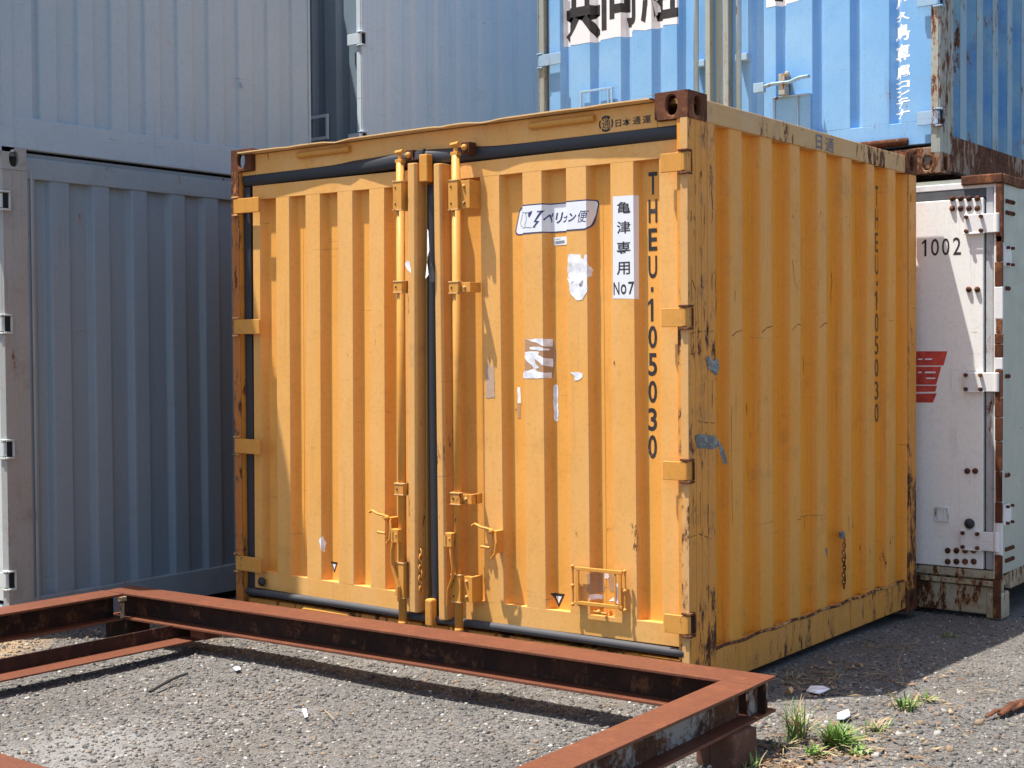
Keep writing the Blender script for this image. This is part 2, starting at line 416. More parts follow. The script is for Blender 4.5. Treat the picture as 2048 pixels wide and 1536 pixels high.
def casting(parent, x0, x1, y0, y1, z0, z1, mat, right=True, front=True, hole=(.03, .04), name='corner_casting'):
    """hollow corner block with oval holes in its front, outer side and top"""
    mb = MB().mat(mat); t = .018
    cx, cy, cz = (x0+x1)/2, (y0+y1)/2, (z0+z1)/2; hx, hy, hz = (x1-x0)/2, (y1-y0)/2, (z1-z0)/2
    ru, rz = hole; rz = min(rz, hz*.72)
    yf, sg = (y0, 1) if front else (y1, -1)
    ellipse_plate(mb, cx, cz, hx, hz, ru*.8, rz, lambda u, z, d: (u, yf+sg*d, z), t)
    xo, sx = (x1, -1) if right else (x0, 1)
    ellipse_plate(mb, cy, cz, hy, hz, ru*.8, rz, lambda u, z, d: (xo+sx*d, u, z), t)
    ellipse_plate(mb, cx, cy, hx, hy, ru*.8, ru, lambda u, z, d: (u, z, z1-d), t)
    xi = x0 if right else x1; yb = y1 if front else y0
    mb.add([(xi, y0, z0), (xi, y1, z0), (xi, y1, z1), (xi, y0, z1)], [(0, 1, 2, 3)])
    mb.add([(x0, yb, z0), (x1, yb, z0), (x1, yb, z1), (x0, yb, z1)], [(0, 1, 2, 3)])
    mb.add([(x0, y0, z0), (x1, y0, z0), (x1, y1, z0), (x0, y1, z0)], [(0, 1, 2, 3)])
    return mb.build(name, parent, bevel=.005)

# ------------------------------------------------------------------ container builder
def door_panel(parent, name, pr, x0, x1, z0, z1, zr0, zr1, mat, org, yc, thick=.05, seams=()):
    mb = MB().mat(mat)
    sheet(mb, pr, zr0, zr1, 'y', nz=10, wob=.0006)
    mb.box(x0, x1, yc, yc+thick, z0, zr0); mb.box(x0, x1, yc, yc+thick, zr1, z1)
    mb.box(x0, pr[0][0]+.0005, yc+.0005, yc+thick, zr0, zr1); mb.box(pr[-1][0]-.0005, x1, yc+.0005, yc+thick, zr0, zr1)
    mb.add([(x0, yc+thick, z0), (x1, yc+thick, z0), (x1, yc+thick, z1), (x0, yc+thick, z1)], [(0, 1, 2, 3)])
    for u in seams:
        y = pdepth(pr, u); mb.box(u-.0015, u+.0015, y-.0015, y+.001, zr0, zr1)
    return mb.build(name, parent, org=org, bevel=.004)
def hinge(door, x0, x1, xk, yk, z, hard, rustm, side=None, h=.034):
    """strap plate on the door, knuckle on the post pin, lugs above and below"""
    mb = MB().mat(hard)
    mb.box(min(x0, x1), max(x0, x1), -.008+yk, .004+yk, z-h, z+h)
    mb.tube([(xk, yk+.004, z-h+.002), (xk, yk+.004, z+h-.002)], .012, 12)
    mb.mat(rustm)
    for dz in (-h-.007, h+.007):
        mb.box(xk-.02, xk+.02, yk-.010, yk+.03, z+dz-.004, z+dz+.004)
    if side:
        mb.box(side, side+.012, yk-.004, yk+.036, z+h+.002, z+h+.010)
        mb.box(side, side+.012, yk-.004, yk+.036, z-h-.010, z-h-.002)
        mb.box(side, side+.012, yk+.030, yk+.036, z-h, z+h)
        mb.mat('dark'); mb.box(side-.002, side+.0015, yk+.004, yk+.030, z-h, z+h)
    return mb.build('hinge', door, bevel=.0025)

def box_container(name, label, cat, x0, y0, z0, W, L, H, mats, side_ribs, side_d, side_run, dy=.03, cast=(.14, .14, .10),
                  railh=(.10, .14), group=None, front_ribs=None, post=.2, detail=True, castmat='casting', hinges=None, rail_in=.006,
                  gap_rail=0.0, backpost=.10, sidematb=None):
    """mats: door, side, rail, low rail, post, hardware"""
    T = thing(name, (x0, y0, z0), label, cat, group)
    md, ms, mr, ml, mp, mh = mats
    x1, y1, z1 = x0+W, y0+L, z0+H
    cw, cd, ch = cast
    for (xx, rt) in ((x0, False), (x1-cw, True)):
        for (yy, fr) in ((y0, True), (y1-cd, False)):
            for (za, zb) in ((z0, z0+ch), (z1-ch, z1)):
                casting(T, xx, xx+cw, yy, yy+cd, za, zb, castmat, rt, fr)
    # posts
    for (sx, s) in ((x0, 1), (x1, -1)):
        a, b = sorted((sx+s*.004, sx+s*.05))
        mb = MB().mat(mp)
        mb.box(a, b, y0+.004, y0+post, z0+ch, z1-ch)
        if s == -1:      # raised edge folds on the visible side
            for u in (.055, .10, .145): mb.box(sx-.005, sx-.002, y0+u, y0+u+.012, z0+ch, z1-ch)
        mb.build('corner_post', T, bevel=.004)
        MB().mat(mp).box(a, b, y1-backpost, y1-.004, z0+ch, z1-ch).build('corner_post', T, bevel=.004)
    # rails
    th, bh = railh
    for (sx, s) in ((x0, 1), (x1, -1)):
        a, b = sorted((sx+s*rail_in, sx+s*.05))
        MB().mat(mr).box(a, b, y0+cd, y1-cd, z1-th-gap_rail, z1-.018-gap_rail).build('top_rail', T, bevel=.004)
        MB().mat(ml).box(a, b, y0+cd, y1-cd, z0+.02, z0+bh).build('bottom_rail', T, bevel=.005)
    # right side, corrugated, and plain others
    pr = profile([(y0+a, y0+b) for a, b in side_ribs], x1-.012, -side_d, side_run)
    mb = MB().mat(ms); sheet(mb, pr, z0+bh-.01, z1-th-gap_rail+.01, 'x', nz=14, wob=.001)
    sp = mb.build('side_panel', T, bevel=.006)
    pl = profile([(y0+a, y0+b) for a, b in side_ribs], x0+.012, side_d, side_run)
    mb = MB().mat(ms); sheet(mb, pl, z0+bh-.01, z1-th+.01, 'x'); mb.build('side_panel', T)
    mb = MB().mat(ms); n = 9
    cr = [(x0+.06+(W-.12)*i/n, x0+.06+(W-.12)*(i+.45)/n) for i in range(n)]
    sheet(mb, profile(cr+[(x1-.06, x1-.05)], y1-.02, -side_d, side_run), z0+.05, z1-.05, 'y'); mb.build('back_panel', T)
    MB().mat(mr).box(x0+.03, x1-.03, y0+.06, y1-.03, z1-.035, z1-.015).build('roof_panel', T)
    MB().mat(ml).box(x0+.03, x1-.03, y0+.06, y1-.03, z0+.05, z0+.09).build('floor_panel', T)
    if front_ribs:
        yc = y0+dy
        MB().mat(md).box(x0+.05, x1-.05, y0+.012, y0+.06, z1-.14, z1-ch-.001).box(x0+cw+.002, x1-cw-.002, y0+.012, y0+.06, z1-ch-.001, z1-.02).build('header', T, bevel=.004)
        MB().mat(ml).box(x0+.05, x1-.05, y0+.012, y0+.06, z0+.02, z0+.13).build('sill', T, bevel=.004)
        for k, cr in enumerate(front_ribs):
            cr = [(x0+a, x0+b) for a, b in cr]
            p2 = profile(cr, yc, .036, .02)
            d = door_panel(T, 'door', p2, cr[0][0]-.005, cr[-1][1]+.005, z0+.15, z1-.15, z0+.265, z1-.235, md, (cr[0][0], yc, z0), yc)
            xk = x0+.025 if k == 0 else x1-.018
            xs = (xk, xk+.155) if k == 0 else (xk-.1, xk)
            for hz in (hinges or (.28, .84, 1.40, 1.96)):
                hinge(d, xs[0], xs[1], xk, y0, z0+hz, mh, mh, side=(x1-.003 if k else None))
            xr = cr[-1][1]-.09 if k == 0 else cr[0][0]+.12
            MB().mat(mh).tube([(xr, yc-.05, z0+.14), (xr, yc-.05, z1-.08)], .015, 12).build('locking_rod', d, smooth=True)
            for bz in (.33, .70, 1.55, 1.93):
                MB().mat(mh).box(xr-.02, xr+.05, yc-.054, yc-.002, z0+bz-.018, z0+bz+.018).build('rod_bracket', d, bevel=.003)
            d['_pr'] = 0; ORG[d.name] = Vector((cr[0][0], yc, z0))
            T['_x'] = 0
            DOORS.append((d, p2))
    return T, pr
DOORS = []

# ================================================================== GROUND
def hz(x, y):
    t = min(1, max(0, (y-1.0)/1.3)); t = t*t*(3-2*t)
    z = -.035*t
    z += .006*math.sin(x*1.9+.4)*math.cos(y*1.6) + .004*math.sin(x*4.3+y*3.1)
    if -.3 < x < 2.6 and -.2 < y < 2.4: z = min(z, -.004)
    return z-.006
def ground():
    xs = sorted(set([-400, -120, -40, -15] + [round(-7+i*.12, 3) for i in range(126)] + [12, 20, 60, 150, 400]))
    ys = sorted(set([-400, -120, -40, -12] + [round(-5.5+i*.12, 3) for i in range(118)] + [13, 25, 60, 150, 400]))
    vs = [(x, y, hz(x, y)) for y in ys for x in xs]; n = len(xs)
    fs = [(j*n+i, j*n+i+1, (j+1)*n+i+1, (j+1)*n+i) for j in range(len(ys)-1) for i in range(n-1)]
    s = NT('gravelly_old_asphalt')
    big = s.ramp(s.noise(1.3, 6, .6), .35, .65)
    c = s.mix(big, (.082, .076, .071), (.150, .138, .124))
    c = s.mix(s.math('MULTIPLY', s.ramp(s.noise(.8, 7, .65, off=(1.5, 3, 0), dist=.6), .50, .62), .45), c, (.175, .152, .125))
    c = s.mix(s.math('MULTIPLY', s.ramp(s.noise(1.7, 6, .7, off=(8, 3, 0)), .60, .68), .6), c, (.045, .042, .042))
    v = s.n('TexVoronoi'); v.inputs['Scale'].default_value = 95; s.l(s.co, v.inputs['Vector'])
    v2 = s.n('TexVoronoi'); v2.inputs['Scale'].default_value = 210; s.l(s.co, v2.inputs['Vector'])
    sv = s.n('SeparateColor'); s.l(v.outputs['Color'], sv.inputs[0])
    c = s.mix(s.math('MULTIPLY', s.ramp(sv.outputs[0], .55, 1), .55), c, (.22, .21, .20))
    c = s.mix(s.math('MULTIPLY', s.ramp(sv.outputs[1], .6, 1), .65), c, (.038, .038, .04))
    sv2 = s.n('SeparateColor'); s.l(v2.outputs['Color'], sv2.inputs[0])
    c = s.mix(s.math('MULTIPLY', s.ramp(sv2.outputs[0], .75, 1), .6), c, (.30, .285, .26))
    c = s.mix(s.math('MULTIPLY', s.ramp(sv2.outputs[1], .6, 1), .6), c, (.03, .03, .032))
    c = s.mix(s.math('MULTIPLY', s.ramp(s.noise(2.3, 8, .7, off=(4, 2, 0)), .54, .72), .45), c, (.12, .095, .07))
    dp = s.n('VectorMath'); dp.operation = 'DISTANCE'; s.l(s.co, dp.inputs[0]); dp.inputs[1].default_value = (1.12, -1.62, 0)
    dust = s.ramp(s.math('ADD', dp.outputs['Value'], s.math('MULTIPLY', s.noise(9, 6, .7), .9, False), False), .52, .86, True)
    c = s.mix(s.math('MULTIPLY', dust, .38), c, (.33, .32, .31))
    dv = s.n('VectorMath'); dv.operation = 'DISTANCE'; s.l(s.co, dv.inputs[0]); dv.inputs[1].default_value = (-.75, -1.05, 0)
    sand = s.ramp(s.math('ADD', dv.outputs['Value'], s.math('MULTIPLY', s.noise(4, 5), .5, False), False), .62, .80, True)
    c = s.mix(s.math('MULTIPLY', sand, .8), c, (.30, .20, .11))
    pale = s.math('MULTIPLY', s.ramp(s.noise(3.1, 8, .75, off=(7.3, 1.1, 0)), .58, .68), .5)
    c = s.mix(pale, c, (.30, .29, .30))
    s.l(c, s.b.inputs['Base Color']); s.b.inputs['Roughness'].default_value = .92
    s.b.inputs['Specular IOR Level'].default_value = .2
    s.bump(v.outputs['Distance'], -.9, .006); s.bump(v2.outputs['Distance'], -.8, .003)
    s.bump(s.noise(22, 5), .5, .01)
    mb = MB(); mb.mats = [s.m]; mb.cur = 0; mb.add(vs, fs)
    g = mb.build('ground'); tag(g, kind='structure')
    for p in g.data.polygons: p.use_smooth = True
ground()

# ================================================================== YELLOW CONTAINER
W0, L0, H0 = 2.438, 2.231, 2.222
side_r = [(.205, .225), (.335, .436), (.591, .691), (.854, .948), (1.118, 1.208), (1.377, 1.472), (1.645, 1.731), (1.886, 1.984), (2.13, 2.15)]
Y, PR_S = box_container('shipping_container', 'yellow-orange container with slightly open double doors, on the gravel in the middle', 'shipping container',
    0, 0, 0, W0, L0, H0, ('y_door', 'y_side', 'y_rail', 'y_low', 'y_post', 'y_hard'), side_r, .038, .020, post=.205,
    group='shipping containers stacked in the yard', railh=(.10, .155))
# roof lip over the doors, dented
r = random.Random(3)
mb = MB().mat('y_lip'); xs = [.075+(2.29-.075)*i/60 for i in range(61)]
def lipz(x):
    z = 2.199+.001*math.sin(x*7)
    for c0, w_, a in ((.70, .05, .009), (1.52, .06, .008), (.40, .04, .003), (1.30, .03, .004), (2.0, .05, .003)): z -= a*math.exp(-((x-c0)/w_)**2)
    return z
def lipy(x): return -.024-.002*math.sin(x*5+1)-.006*math.exp(-((x-1.5)/.1)**2)-.006*math.exp(-((x-.7)/.08)**2)
vs = []; fs = []
for x in xs:
    z = lipz(x); y = lipy(x); vs += [(x, .06, 2.206), (x, y, z+.005), (x, y, z), (x, .02, 2.196)]
for i in range(len(xs)-1):
    for k in range(3): fs.append((4*i+k, 4*i+k+1, 4*i+5+k, 4*i+4+k))
mb.add(vs, fs); mb.build('roof_lip', Y)
mb = MB().mat('y_door').box(.142, 2.296, .022, .06, 2.10, 2.195).box(.05, .142, .0222, .06, 2.10, 2.1215).box(2.296, 2.39, .0222, .06, 2.10, 2.1215); mb.build('header', Y, bevel=.004)
for a, b in ((.43, .75), (1.72, 2.025)):
    MB().mat('y_hard').tube([(a, .012, 2.163), (b, .012, 2.163)], .014, 14).build('drip_bar', Y, bevel=.003)
mb = MB().mat('y_low').box(.05, 2.39, .03, .07, .012, .135)
mb.build('sill', Y, bevel=.004)
for a, b in ((.425, .745), (1.70, 2.05)):       # folded-out pocket mouths
    mb = MB().mat('y_hard')
    mb.tube([(a, .014, .02), (a, .014, .110), (a+.02, .012, .127), (b-.03, .012, .127), (b, .014, .105), (b, .014, .02)], .010, 8)
    mb.mat('dark').box(a+.006, b-.006, .026, .0295, .02, .116)
    mb.build('lift_pocket', Y)
# seals
mb = MB().mat('rubber').box(.055, .100, .026, .06, .14, 2.05)
mb.build('door_seal', Y, bevel=.004)
mb = MB().mat('rubber')
n = 40; pth = []
for i in range(n+1):
    x = .06+i*(2.41-.06)/n
    y = .018-.034*math.exp(-((x-1.1)/.28)**2)
    pth.append((x, y, 2.082+.006*math.exp(-((x-1.15)/.15)**2)))
vs = []; fs = []
for i, (x, y, z) in enumerate(pth):
    vs += [(x, .06, z+.03), (x, y+.012, z+.030), (x, y, z+.012), (x, y, z-.018), (x, y+.010, z-.030), (x, .06, z-.03)]
for i in range(n):
    for k in range(5): fs.append((6*i+k, 6*i+k+1, 6*i+7+k, 6*i+6+k))
mb.add(vs, fs); ob = mb.build('door_seal', Y, smooth=True)
mb = MB().mat('rubber_g').tube([(x, .012-.02*math.exp(-((x-1.15)/.3)**2), .170) for x in [.07+i*.0585 for i in range(41)]], .0165, 12)
mb.build('door_seal', Y, smooth=True)
mb = MB().mat('rubber').tube([(1.222+.004*math.sin(z*4), .032, z) for z in [.17+.1*i for i in range(19)]], .046, 12, squash=.7)
mb.build('door_seal', Y, smooth=True)

zr0, zr1 = .268, 1.988
YC = .03
from mathutils import Euler
EL, ER = Euler((0, math.radians(.52), math.radians(-1.15))), Euler((0, math.radians(-.25), math.radians(1.0)))
ROT['L'] = (Vector((.06, 0, .17)), EL.to_matrix()); ROT['R'] = (Vector((2.42, 0, .17)), ER.to_matrix())
fl = [(0, YC), (3, YC)]
hu = lambda px, py, k: hit(px, py, k, fl)[0]
crL = [(.10, hu(520, 530, 'L')), (hu(552.5, 530, 'L'), hu(578.5, 530, 'L')), (hu(611.5, 530, 'L'), hu(640, 530, 'L')), (hu(675, 530, 'L'), hu(705, 530, 'L')),
       (hu(738.5, 400, 'L'), hu(768, 400, 'L')), (hu(790, 400, 'L')+.02, hu(853.5, 763, 'L')-.004)]
crR = [(1.275, hu(926, 763, 'R')-.03), (hu(965, 763, 'R'), hu(1002.5, 763, 'R')), (hu(1049, 763, 'R'), hu(1087, 763, 'R')), (hu(1136, 763, 'R'), hu(1176, 763, 'R')),
       (hu(1224.6, 763, 'R'), hu(1270, 763, 'R')), (hu(1322, 763, 'R'), 2.405)]
prL = profile(crL, YC, .036, .02); prR = profile(crR, YC, .036, .02)
DL = door_panel(Y, 'door', prL, .098, hu(853.5, 763, 'L'), .187, 2.052, zr0, zr1, 'y_door', (.06, 0, .17), YC, seams=(hu(601, 530, 'L')-.02,))
DR = door_panel(Y, 'door', prR, 1.272, 2.407, .187, 2.052, zr0, zr1, 'y_door', (2.42, 0, .17), YC, seams=(hit(1209, 763, 'R', prR)[0],))
DL['label'] = 'left door leaf without lettering, standing slightly ajar'; DR['label'] = 'right door leaf with the stickers and the black lettering'
for z in (1.96, 1.402, .848, .30):
    hinge(DL, .012, .185, .018, -.004, z, 'y_hard', 'y_edge')
for z in (1.963, 1.400, .841, .279):
    hinge(DR, 2.335, 2.425, 2.428, -.004, z, 'y_hard', 'casting', side=2.434)
# rusty fronts of the corner posts
for x0, x1, mm in ((.0035, .052, 'y_rusty2'), (2.405, 2.4345, 'y_edge')):
    MB().mat(mm).box(x0, x1, -.001, .0035, .10, 2.122).build('post_edge', Y)
# meeting strips, rods and their fittings
def chan(door, x0, x1, z0, z1):
    mb = MB().mat('y_strip').prism([(x0, -.022), (x0+.009, -.032), (x1-.009, -.032), (x1, -.022), (x1, .029), (x0, .029)], z0, z1, 2)
    o = mb.build('meeting_strip', door, bevel=.003); return o
fs_ = [(0, -.032), (3, -.032)]
SL = (hit(813.5, 763, 'L', fs_)[0], hit(832, 763, 'L', fs_)[0]); SR = (hit(869.5, 763, 'R', fs_)[0], hit(886.5, 763, 'R', fs_)[0])
chan(DL, SL[0], SL[1], .205, 2.070); chan(DR, SR[0], SR[1], .185, 2.052)
def rod(door, x, y, z0, z1, sgn, brackets, lean=0):
    X = lambda z: x + lean*(z-1.1)
    mb = MB().mat('y_hard').tube([(X(z0), y, z0), (X(z1), y, z1)], .0175, 14)
    mb.tube([(X(z0), y, z0-.004), (X(z0), y, z0+.012)], .019, 14)
    o = mb.build('locking_rod', door, smooth=False)
    for p in o.data.polygons: p.use_smooth = len(p.vertices) == 4
    for zc, hh, bolts in brackets:
        b = MB().mat('y_hard'); xx = X(zc)
        b.box(xx-.024, xx+.024, y-.021, y+.021, zc-hh, zc+hh)
        if sgn > 0:
            b.box(xx+.024, xx+.062, y-.004, y+.012, zc-hh, zc+hh); b.box(xx+.062, xx+.078, y-.012, YC-.001, zc-hh, zc+hh)
        else:
            b.box(xx+.0, xx+.02, y+.02, YC-.001, zc-hh, zc+hh)
        b.mat('y_edge')
        b.box(xx-.026, xx+.026, y-.023, y+.022, zc+hh, zc+hh+.006)
        b.box(xx-.026, xx+.026, y-.023, y+.022, zc-hh-.006, zc-hh)
        for bz in ((-.6, .6) if bolts > 1 else (0,)):
            if sgn > 0: b.ball((xx+.044, y-.006, zc+bz*hh), .007, n=8, m=5)
            b.mat('dark'); b.ball((xx-.010, y-.021, zc+bz*hh), .0045, n=8, m=4); b.mat('y_edge')
        b.build('rod_bracket', door, bevel=.002)
    # locking cam at the top, keeper on the header
    c = MB().mat('y_hard'); xt = X(z1)
    c.box(xt-.018, xt+.018, y-.014, y+.014, z1, z1+.014); c.tube([(xt, y, z1+.01), (xt, y, z1+.035)], .011, 10)
    c.tube([(xt-.02, y-.006, z1+.042), (xt+.018, y-.004, z1+.046)], .010, 8)
    c.mat('rust').box(xt+.020, xt+.060, y+.01, .028, z1+.008, z1+.052); c.mat('y_hard').ball((xt+.040, y+.004, z1+.03), .013)
    c.build('locking_cam', door, bevel=.0015)
    c = MB().mat('rust'); xt = X(z0); c.box(xt-.02, xt+.02, y-.012, y+.03, z0-.030, z0-.006); c.ball((xt+.03, y+.01, z0-.03), .012)
    c.build('locking_cam', door)
rod(DL, hit(802.5, 763, 'L', fs_)[0], -.030, .150, 2.075, -1, [(1.938, .056, 2), (1.560, .020, 1), (.717, .020, 1), (.335, .070, 1)], lean=-.004)
rod(DR, hit(914, 763, 'R', fs_)[0], -.030, .150, 2.075, 1, [(1.915, .056, 2), (1.543, .020, 1), (.690, .020, 1), (.325, .052, 2)], lean=.006)
# rod handles
def handle(door, pts, head, w=.012):
    b = MB().mat('y_hard'); hx, hy, hz_ = head
    b.box(hx-.020, hx+.020, hy-.024, hy+.010, hz_-.030, hz_+.026); b.mat('dark').box(hx-.010, hx-.004, hy-.0245, hy-.01, hz_-.026, hz_+.016)
    b.mat('y_hard').tube(pts, w, 8, squash=.5); b.ball((hx+.010, hy-.024, hz_+.004), .005, n=8, m=4)
    b.build('handle', door, bevel=.002)
handle(DL, [(1.066, -.055, .51), (1.060, -.062, .46), (1.062, -.062, .40), (1.078, -.060, .35), (1.094, -.058, .31), (1.094, -.058, .25)], (1.078, -.045, .525))
handle(DR, [(1.370, -.055, .52), (1.380, -.062, .46), (1.388, -.062, .41), (1.384, -.060, .37), (1.362, -.060, .32), (1.356, -.060, .25)], (1.366, -.045, .525), .010)
def catch(door, x, z):
    b = MB().mat('y_hard')
    b.box(x+.028, x+.052, -.022, YC-.001, z-.095, z-.005)          # back plate
    b.tube([(x+.045, -.030, z-.004), (x+.020, -.040, z+.006), (x, -.048, z+.010), (x-.030, -.052, z+.022), (x-.045, -.05, z+.014)], .009, 8, squash=.6)
    b.ball((x+.034, -.032, z-.006), .013, n=10, m=6)
    b.tube([(x+.055, -.03, z-.012), (x+.062, -.034, z-.05), (x+.055, -.034, z-.095), (x+.035, -.030, z-.115), (x+.028, -.028, z-.09)], .006, 8)
    b.tube([(x-.008, -.044, z-.068), (x+.03, -.036, z-.072)], .006, 8)
    b.build('handle_catch', door, bevel=.0015)
catch(DL, .965, .595); catch(DR, 1.525, .573)
# centre blocks
MB().mat('y_hard').box(1.205, 1.243, -.026, .012, .148, .262).build('meeting_block', DR, bevel=.008)
MB().mat('y_hard').box(1.203, 1.246, -.024, .014, 1.985, 2.098).build('meeting_block', DR, bevel=.004)
# loose end of the top seal, chain between the strips
MB().mat('rubber').add([(1.13, -.036, 2.070), (1.20, -.040, 2.075), (1.215, -.036, 2.118), (1.18, -.03, 2.112), (1.13, -.03, 2.105), (1.13, -.018, 2.07), (1.20, -.02, 2.075), (1.215, -.02, 2.118), (1.18, -.016, 2.112), (1.13, -.014, 2.105)],
    [(0, 1, 2, 3, 4), (5, 6, 7, 8, 9), (0, 1, 6, 5), (1, 2, 7, 6), (2, 3, 8, 7), (3, 4, 9, 8), (4, 0, 5, 9)]).build('door_seal', Y, bevel=.003)
def chain(parent, x, y, z, n, s=.026, m='y_hard', ax=0):
    mb = MB().mat(m)
    for i in range(n):
        c = Vector((x+.002*math.sin(i*2), y, z-i*s*.78)); pts = []
        for k in range(11):
            th = 2*math.pi*k/10
            a, b = .42*s*math.cos(th)*.8, .62*s*math.sin(th)
            pts.append(c + (Vector((a, -.002, b)) if (i+ax) % 2 == 0 else Vector((.002, a, b))))
        mb.tube(pts, s*.12, 6, cap=False)
    return mb.build('chain', parent, smooth=True)
chain(DL, 1.172, -.012, .455, 8, .028)
chain(Y, 2.443, 1.345, .432, 13, .021, 'y_rusty2', 1)
MB().mat('tape').box(2.424, 2.442, 1.330, 1.362, .445, .475).build('chain_lug', Y, bevel=.003)

# ---- writing and stickers on the right door
def zof(py): return 1.94-(py-345)*.001852
seq = [('T', 343, 390), ('H', 398, 446), ('E', 456, 502), ('U', 511, 557), ('.', 574, 584), ('1', 597, 643), ('0', 651, 697), ('5', 706, 752), ('0', 761, 806), ('3', 816, 862), ('0', 870, 917)]
F = Flat().mat('black_p')
for ch, a, b in seq:
    if ch == '.': q0 = hit(1302, b, 'R', prR); q1 = hit(1307, a, 'R', prR); F.poly([q0, (q1[0], q0[1]), q1, (q0[0], q1[1])])
    else:
        xa, xb = (1297.5, 1314.5) if ch != '1' else (1296.5, 1307)
        q0 = hit(xa+(b-345)*-.001, b, 'R', prR); q1 = hit(xb+(a-345)*-.001, a, 'R', prR)
        F.one(q0[0], q1[0], q0[1], q1[1]) if ch == '1' else F.text(ch, q0[0], q1[0], q0[1], q1[1], .022)
F.build('lettering', DR, prR)
HR = lambda x, y: hit(x, y, 'R', prR)
F = Flat().mat('white_s').poly([HR(1226, 597), HR(1278, 598), HR(1278, 391), HR(1226, 393)])
F.build('number_plate_sticker', DR, prR)
F = Flat().mat('black_p')
for ch, x0_, x1_, a, b in (('亀', 1234, 1261, 402, 428), ('津', 1234, 1261, 441, 468), ('専', 1234, 1261, 482, 510), ('用', 1234, 1260, 523, 550)):
    q0 = HR(x0_, b); q1 = HR(x1_, a); F.text(ch, q0[0], q1[0], q0[1], q1[1], .012)
F.build('lettering', DR, prR, off=.0024)
F = Flat().mat('black_p')
for ch, x0_, x1_, a, b in (('N', 1227.5, 1239, 564, 590), ('o', 1242, 1253, 568, 589), ('7', 1257, 1269, 563, 589)):
    q0 = HR(x0_, b); q1 = HR(x1_, a); F.text(ch, q0[0], q1[0], q0[1], q1[1], .012)
F.build('number', DR, prR, off=.0024)
# white sign with a blue bird emblem
def rrect(u0, u1, z0, z1, sh, r, n=6):
    pts = []
    for cx, cz, a0 in ((u1-r, z1-r, 0), (u0+r, z1-r, 90), (u0+r, z0+r, 180), (u1-r, z0+r, 270)):
        for i in range(n+1):
            th = math.radians(a0+90*i/n); z = cz+r*math.sin(th)
            pts.append((cx+r*math.cos(th)+sh*(z-z0), z))
    return pts
q0 = HR(1029, 469); q1 = HR(1184, 462); q2 = HR(1040, 410); q3 = HR(1195, 402)
SG = (q0[0], q1[0], (q0[1]+q1[1])/2, (q2[1]+q3[1])/2)
F = Flat().mat('navy').poly(rrect(SG[0], SG[1], SG[2], SG[3], .26, .022)); F.build('sign_border', DR, prR)
F = Flat().mat('white_s').poly(rrect(SG[0]+.0065, SG[1]-.0045, SG[2]+.005, SG[3]-.005, .26, .018)); F.build('sign_face', DR, prR, off=.0022)
def Q(a, b):   # crop coordinates of the sign (1020,390 at 6.68x) to door coordinates
    return HR(1020+a/6.68, 390+b/6.68)
F = Flat().mat('navy')
for poly in ([(245, 235), (300, 210), (290, 250), (262, 300), (246, 290)], [(365, 215), (470, 208), (440, 235), (350, 345), (395, 348), (330, 430), (360, 432), (300, 438), (352, 365), (318, 360), (370, 270), (400, 225), (360, 232)],
             [(200, 236), (246, 232), (246, 240), (205, 246)]):
    F.poly([Q(a, b) for a, b in poly])
def stroke(F, pts, w_):
    pts = [Vector(Q(a, b)) for a, b in pts]
    for p, q in zip(pts, pts[1:]):
        d = (q-p).normalized(); n_ = Vector((-d.y, d.x))*w_
        F.poly([tuple(p+n_), tuple(q+n_), tuple(q-n_), tuple(p-n_)])
stroke(F, [(210, 245), (222, 300), (215, 360), (200, 390), (205, 420)], .0009)
stroke(F, [(165, 240), (205, 238)], .0009); stroke(F, [(168, 255), (160, 310), (145, 370), (155, 420), (185, 445), (205, 425)], .0009)
stroke(F, [(205, 435), (290, 436)], .0009)
p0 = Q(425, 370); p1 = Q(575, 250); p2 = Q(890, 365)
for ch, a, b, c, d in (('ペ', 425, 578, 240, 372), ('リ', 600, 700, 232, 385), ('カ', 705, 768, 255, 370), ('ン', 775, 885, 235, 360), ('便', 892, 1030, 200, 370)):
    q0 = Q(a, d); q1 = Q(b, c)
    F.text(ch, q0[0], q1[0]-.004, q0[1], q1[1], .030 if ch != '便' else 0, shear=.22)
F.build('sign_print', DR, prR, off=.0032)
# company name and round mark on the header
PH = [(0, .022), (2.5, .022)]
def Hd(a, b): p = P(1180+a/14.63, 220+b/14.63, 1, .02); return (p.x, p.z)
F = Flat().mat('black_p')
for ch, a, b, c, d in (('日', 742, 905, 500, 265), ('本', 950, 1190, 480, 215), ('通', 1245, 1480, 435, 165), ('運', 1535, 1780, 400, 135)):
    q0 = Hd(a, c); q1 = Hd(b, d)
    F.text(ch, q0[0], q1[0], min(q0[1], q1[1]) if False else P(1180+a/14.63, 220+c/14.63, 1, .02).z, P(1180+a/14.63, 220+(d+(b-a)*.16)/14.63, 1, .02).z, .012)
c = Hd(462, 400); ru, rz = .032, .0305
def arc(a0, a1, ri, ro=1.0, n=8):
    A = [math.radians(a0+(a1-a0)*i/n) for i in range(n+1)]
    return [(c[0]+ru*ro*math.cos(t), c[1]+rz*ro*math.sin(t)) for t in A] + [(c[0]+ru*ri*math.cos(t), c[1]+rz*ri*math.sin(t)) for t in A[::-1]]
for a0, a1, ri in ((50, 130, .72), (230, 310, .72), (150, 215, .8), (-35, 30, .8)): F.poly(arc(a0, a1, ri))
F.text('通', c[0]-ru*.6, c[0]+ru*.6, c[1]-rz*.6, c[1]+rz*.65, .0)
F.build('lettering', Y, PH, off=.0015)
